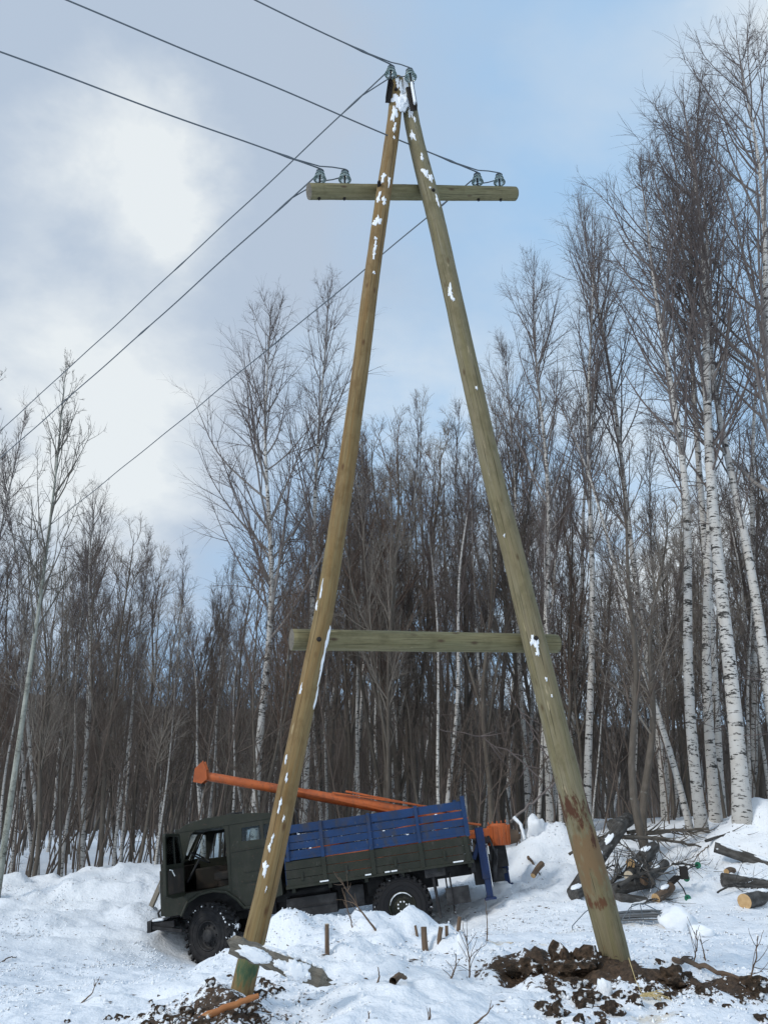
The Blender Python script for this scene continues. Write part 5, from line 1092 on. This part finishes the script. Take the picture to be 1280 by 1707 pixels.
def plant(kind, base, top, label, group=None, var=0, spin=0., thick=1.):
    tm, cm, H = VAR[kind][var % len(VAR[kind])]
    e = empty(NAME[kind], tuple(base), label, NAME[kind].replace('_', ' '), group)
    d = top - base; s = d.length / H; q = Vector((0, 0, 1)).rotation_difference(d.normalized())
    e.rotation_mode = 'QUATERNION'; e.rotation_quaternion = q @ Matrix.Rotation(spin, 3, 'Z').to_quaternion(); e.scale = (s * thick, s * thick, s)
    for nm, me in (('trunk', tm), ('crown', cm)): link(bpy.data.objects.new(nm, me), e)
    return e
# trees one can tell apart: (foot px, foot py, top px, top py, distance, kind, variant, spin, thickness, label)
HERO = [
    (431, 1395, 452, 508, 22, 'birch_wide', 0, .6, 1.0, 'white birch with a broad airy crown standing alone left of the amber leg'),
    (500, 1400, 560, 500, 23.5, 'birch', 0, 2.2, .95, 'white birch rising directly behind the amber leg and the tie beam end'),
    (0, 1470, 92, 600, 19, 'aspen', 0, .3, .66, 'pale greenish aspen leaning right at the left edge, tallest of the left side'),
    (-95, 1460, -15, 640, 21, 'aspen', 1, 2.0, .7, 'aspen cut by the left edge, only its branch tips in view'),
    (140, 1452, 165, 830, 24, 'birch', 1, 1.0, 1.1, 'birch with a stout white trunk forking low, left of the truck cab'),
    (262, 1440, 285, 905, 30, 'birch_thin', 0, 1.0, 1.1, 'slim birch with a rounded top above the truck windscreen'),
    (915, 1395, 880, 455, 22, 'birch', 2, .5, .95, 'white birch half hidden behind the middle of the olive leg'),
    (945, 1395, 930, 560, 24, 'birch_thin', 1, 2.5, 1.2, 'slim birch just right of the one hidden behind the olive leg'),
    (1168, 1380, 1025, 280, 19.5, 'birch', 3, .0, 1.05, 'stout white birch leaning left, nearest of the right hand clump'),
    (1145, 1380, 925, 600, 20, 'birch_thin', 2, 1.2, 1.35, 'thin birch leaning strongly left across the gap beside the olive leg'),
    (1192, 1376, 1090, 240, 21, 'birch', 0, 3.6, .95, 'birch close behind the stout leaning one, parting from it halfway up'),
    (1225, 1362, 1188, 85, 18.5, 'birch', 1, 4.2, 1.15, 'tallest straight white birch second from the right edge'),
    (1318, 1345, 1150, 215, 19, 'birch', 2, 2.9, 1.05, 'white birch entering from the right edge and leaning left over the clump'),
    (1340, 1340, 1243, 30, 18.5, 'birch_wide', 1, 5.2, .95, 'tallest birch of all, reaching the top right corner'),
    (1120, 1376, 1095, 700, 24, 'birch_thin', 0, 4.0, 1.0, 'slender short birch behind the foot of the stout leaning one'),
    (1258, 1366, 1262, 420, 23, 'birch_thin', 1, .9, 1.2, 'slim birch standing between the two right hand giants'),
    (1068, 1392, 925, 800, 18.6, 'dark', 1, .4, 1.7, 'black barked leaning tree crossing in front of the sky gap on the right'),
    (1078, 1400, 1060, 860, 19.5, 'dark', 3, 1.4, 2.0, 'thick dark trunk straight above the log pile'),
    (60, 1465, 48, 760, 23, 'birch_thin', 2, 3.3, 1.1, 'thin birch just right of the pale aspen at the left edge'),
    (-40, 1460, 8, 700, 24, 'birch_thin', 0, 5.6, 1.1, 'thin birch whose crown leans into view at the left edge behind the aspen'),
    (985, 1390, 945, 385, 22, 'birch', 1, 1.7, .85, 'slender birch leaning slightly left in the gap right of the olive leg'),
    (1105, 1380, 990, 335, 22.5, 'birch', 2, 5.1, .8, 'slender birch whose tip stands just left of the stout leaning birch'),
    (1205, 1368, 1140, 190, 22, 'birch_thin', 1, .9, 1.1, 'slender birch between the stout leaning one and the tallest straight one'),
    (880, 1392, 850, 560, 25, 'birch', 3, 2.2, .8, 'small birch with its top just clear of the olive leg on the right'),
    (985, 1385, 1010, 1010, 22, 'birch_thin', 2, .2, .9, 'small crooked birch sapling in the gap between olive leg and stout birch'),
    (640, 1400, 655, 660, 25, 'birch_thin', 1, 3.1, 1.0, 'slim birch behind the middle of the tie beam'),
    (772, 1400, 760, 690, 26, 'birch_thin', 2, 4.4, 1.0, 'slim birch above the tail of the truck bed'),
    (812, 1400, 815, 770, 26, 'birch_thin', 0, 5.0, .95, 'slim birch above the orange gearbox of the truck'),
    (590, 1400, 605, 700, 24, 'birch_thin', 0, 1.9, 1.0, 'slim birch seen just right of the amber leg below the tie beam'),
    (345, 1400, 362, 905, 27, 'birch_thin', 1, 2.4, .9, 'thin birch above the orange end plate of the drill boom'),
    (205, 1445, 232, 880, 27, 'birch_thin', 2, .8, .9, 'thin birch between the forking birch and the truck cab'),
    (1385, 1340, 1330, 60, 21, 'birch', 3, 1.0, 1.0, 'birch beyond the right edge with only branches reaching into view'),
]
for (bx, by, tx, ty, D, kd, vr, spn, thk, lab) in HERO:
    b_ = at(bx, by, D); b_.z = h1(b_.x, b_.y) - .15; plant(kd, b_, at(tx, ty, D), lab, None, vr, spn, thk)
# the rank and file behind them
SKY = [(-400, 820), (0, 860), (90, 850), (165, 830), (215, 900), (250, 960), (290, 930), (380, 930), (430, 880), (500, 820), (560, 740), (640, 665), (720, 700), (780, 690), (830, 620), (900, 700), (960, 780), (1010, 900), (1060, 930), (1120, 860), (1200, 760), (1280, 700), (1700, 600)]
GR = [(-9999, 270, 'bare_a', 'thin %s of the thicket left of the truck cab', 'trees of the thicket left of the cab'), (270, 560, 'bare_b', 'thin %s of the thicket behind the cab and the amber leg', 'trees of the thicket behind the cab'),
      (560, 850, 'bare_c', 'thin %s of the thicket framed between the two pole legs', 'trees of the thicket between the legs'), (850, 9999, 'bare_d', 'thin %s of the thicket right of the olive leg', 'trees of the thicket right of the pole')]
rt = random.Random(77); cnt = 0; placed = []
for i in range(262):
    px = -190 + 1660 * ((i * .618034) % 1) + rt.uniform(-12, 12); D = 21.5 + 30 * rt.random() ** 1.5
    top = np.interp(px, [a for a, b in SKY], [b for a, b in SKY]) + rt.expovariate(1 / 120.) + (D - 21) * 2.6
    r_ = rt.random(); kd = 'birch_thin' if r_ < .30 else ('brown' if r_ < .48 else 'dark')
    b_ = at(px, 1385, D); b_.z = h1(b_.x, b_.y) - .1
    lean = rt.gauss(0, 38) - (px - 640) * .05
    t_ = at(px + lean, min(top, 1170), D)
    g_ = next(q for q in GR if q[0] <= px < q[1]); kw = {'birch_thin': 'white birch', 'brown': 'reddish brown bare tree', 'dark': 'dark bare tree'}[kd]
    plant(kd, b_, t_, g_[3] % kw, g_[4] + (' (birch)' if kd == 'birch_thin' else ' (brown)' if kd == 'brown' else ''), rt.randrange(5), rt.uniform(0, 6.28), rt.uniform(.85, 1.3))
# undergrowth: saplings and brush nobody could count
def undergrowth():
    rng = np.random.default_rng(5); n = 620
    Y = 21 + 34 * rng.random(n) ** 1.2; X = rng.uniform(-.62, .62, n) * Y
    Z = hgt(X, Y) - .05; Hh = rng.uniform(3.0, 8.0, n); K = 7; t = np.linspace(0, 1, K)
    A = rng.normal(0, .22, (n, 2)); P = np.zeros((n, K, 3)); P[:, :, 0] = X[:, None] + A[:, :1] * t * Hh[:, None] + rng.normal(0, .03, (n, K)); P[:, :, 1] = Y[:, None] + A[:, 1:] * t * Hh[:, None]; P[:, :, 2] = Z[:, None] + t * Hh[:, None]
    Rt = rng.uniform(.010, .026, n)[:, None] * (1.05 - t) + .003
    L1, R1 = grow(P, Rt, 12, .25, .97, 34, 12, lambda s: .34 * (1.2 - s), 5, .08, .10, .007, .0035, rng); L2, R2 = grow(L1, R1, 4, .2, .97, 34, 14, lambda s: .5 * np.ones_like(s), 3, .05, .12, .007, .003, rng)
    o = link(bpy.data.objects.new('undergrowth', tmesh('undergrowth', [(P, Rt, 4), (L1, R1, 3), (L2, R2, 3)], M['dark_twig']))); tag(o, 'tangle of bare saplings and brush filling the forest floor', None, None, 'stuff')
undergrowth()
def far_woods():
    rng = np.random.default_rng(9); n = 1500
    Y = 60 + 70 * rng.random(n); X = rng.uniform(-.75, .75, n) * Y; Z = np.minimum(hgt(X, Y, False), 2.2) - .1; Hh = rng.uniform(9, 16, n) * (1 - .45 * np.clip((X / Y) / .35, 0, 1)); K = 6; t = np.linspace(0, 1, K)
    A = rng.normal(0, .05, (n, 2)); P = np.zeros((n, K, 3)); P[:, :, 0] = X[:, None] + A[:, :1] * t * Hh[:, None] + rng.normal(0, .08, (n, K)) * t; P[:, :, 1] = Y[:, None] + A[:, 1:] * t * Hh[:, None]; P[:, :, 2] = Z[:, None] + t * Hh[:, None]
    Rt = rng.uniform(.06, .12, n)[:, None] * (1.02 - t) + .01
    L1, R1 = grow(P, Rt, 16, .2, .98, 28, 8, lambda s: .26 * (1.2 - s), 4, .10, .08, .008, .012, rng); L2, R2 = grow(L1, R1, 4, .2, .97, 30, 12, lambda s: .5 * np.ones_like(s), 3, .06, .10, .007, .010, rng)
    w_ = rng.random(n) < .16
    o = link(bpy.data.objects.new('far_woods', tmesh('far_woods', [(P, Rt, 4), (L1, R1, 3), (L2, R2, 3)], M['dark_twig']))); tag(o, 'far off bare woods merging into one dark mass', None, None, 'stuff')
far_woods()
print('trees', round(time.time() - T0, 1))
print('total', round(time.time() - T0, 1))
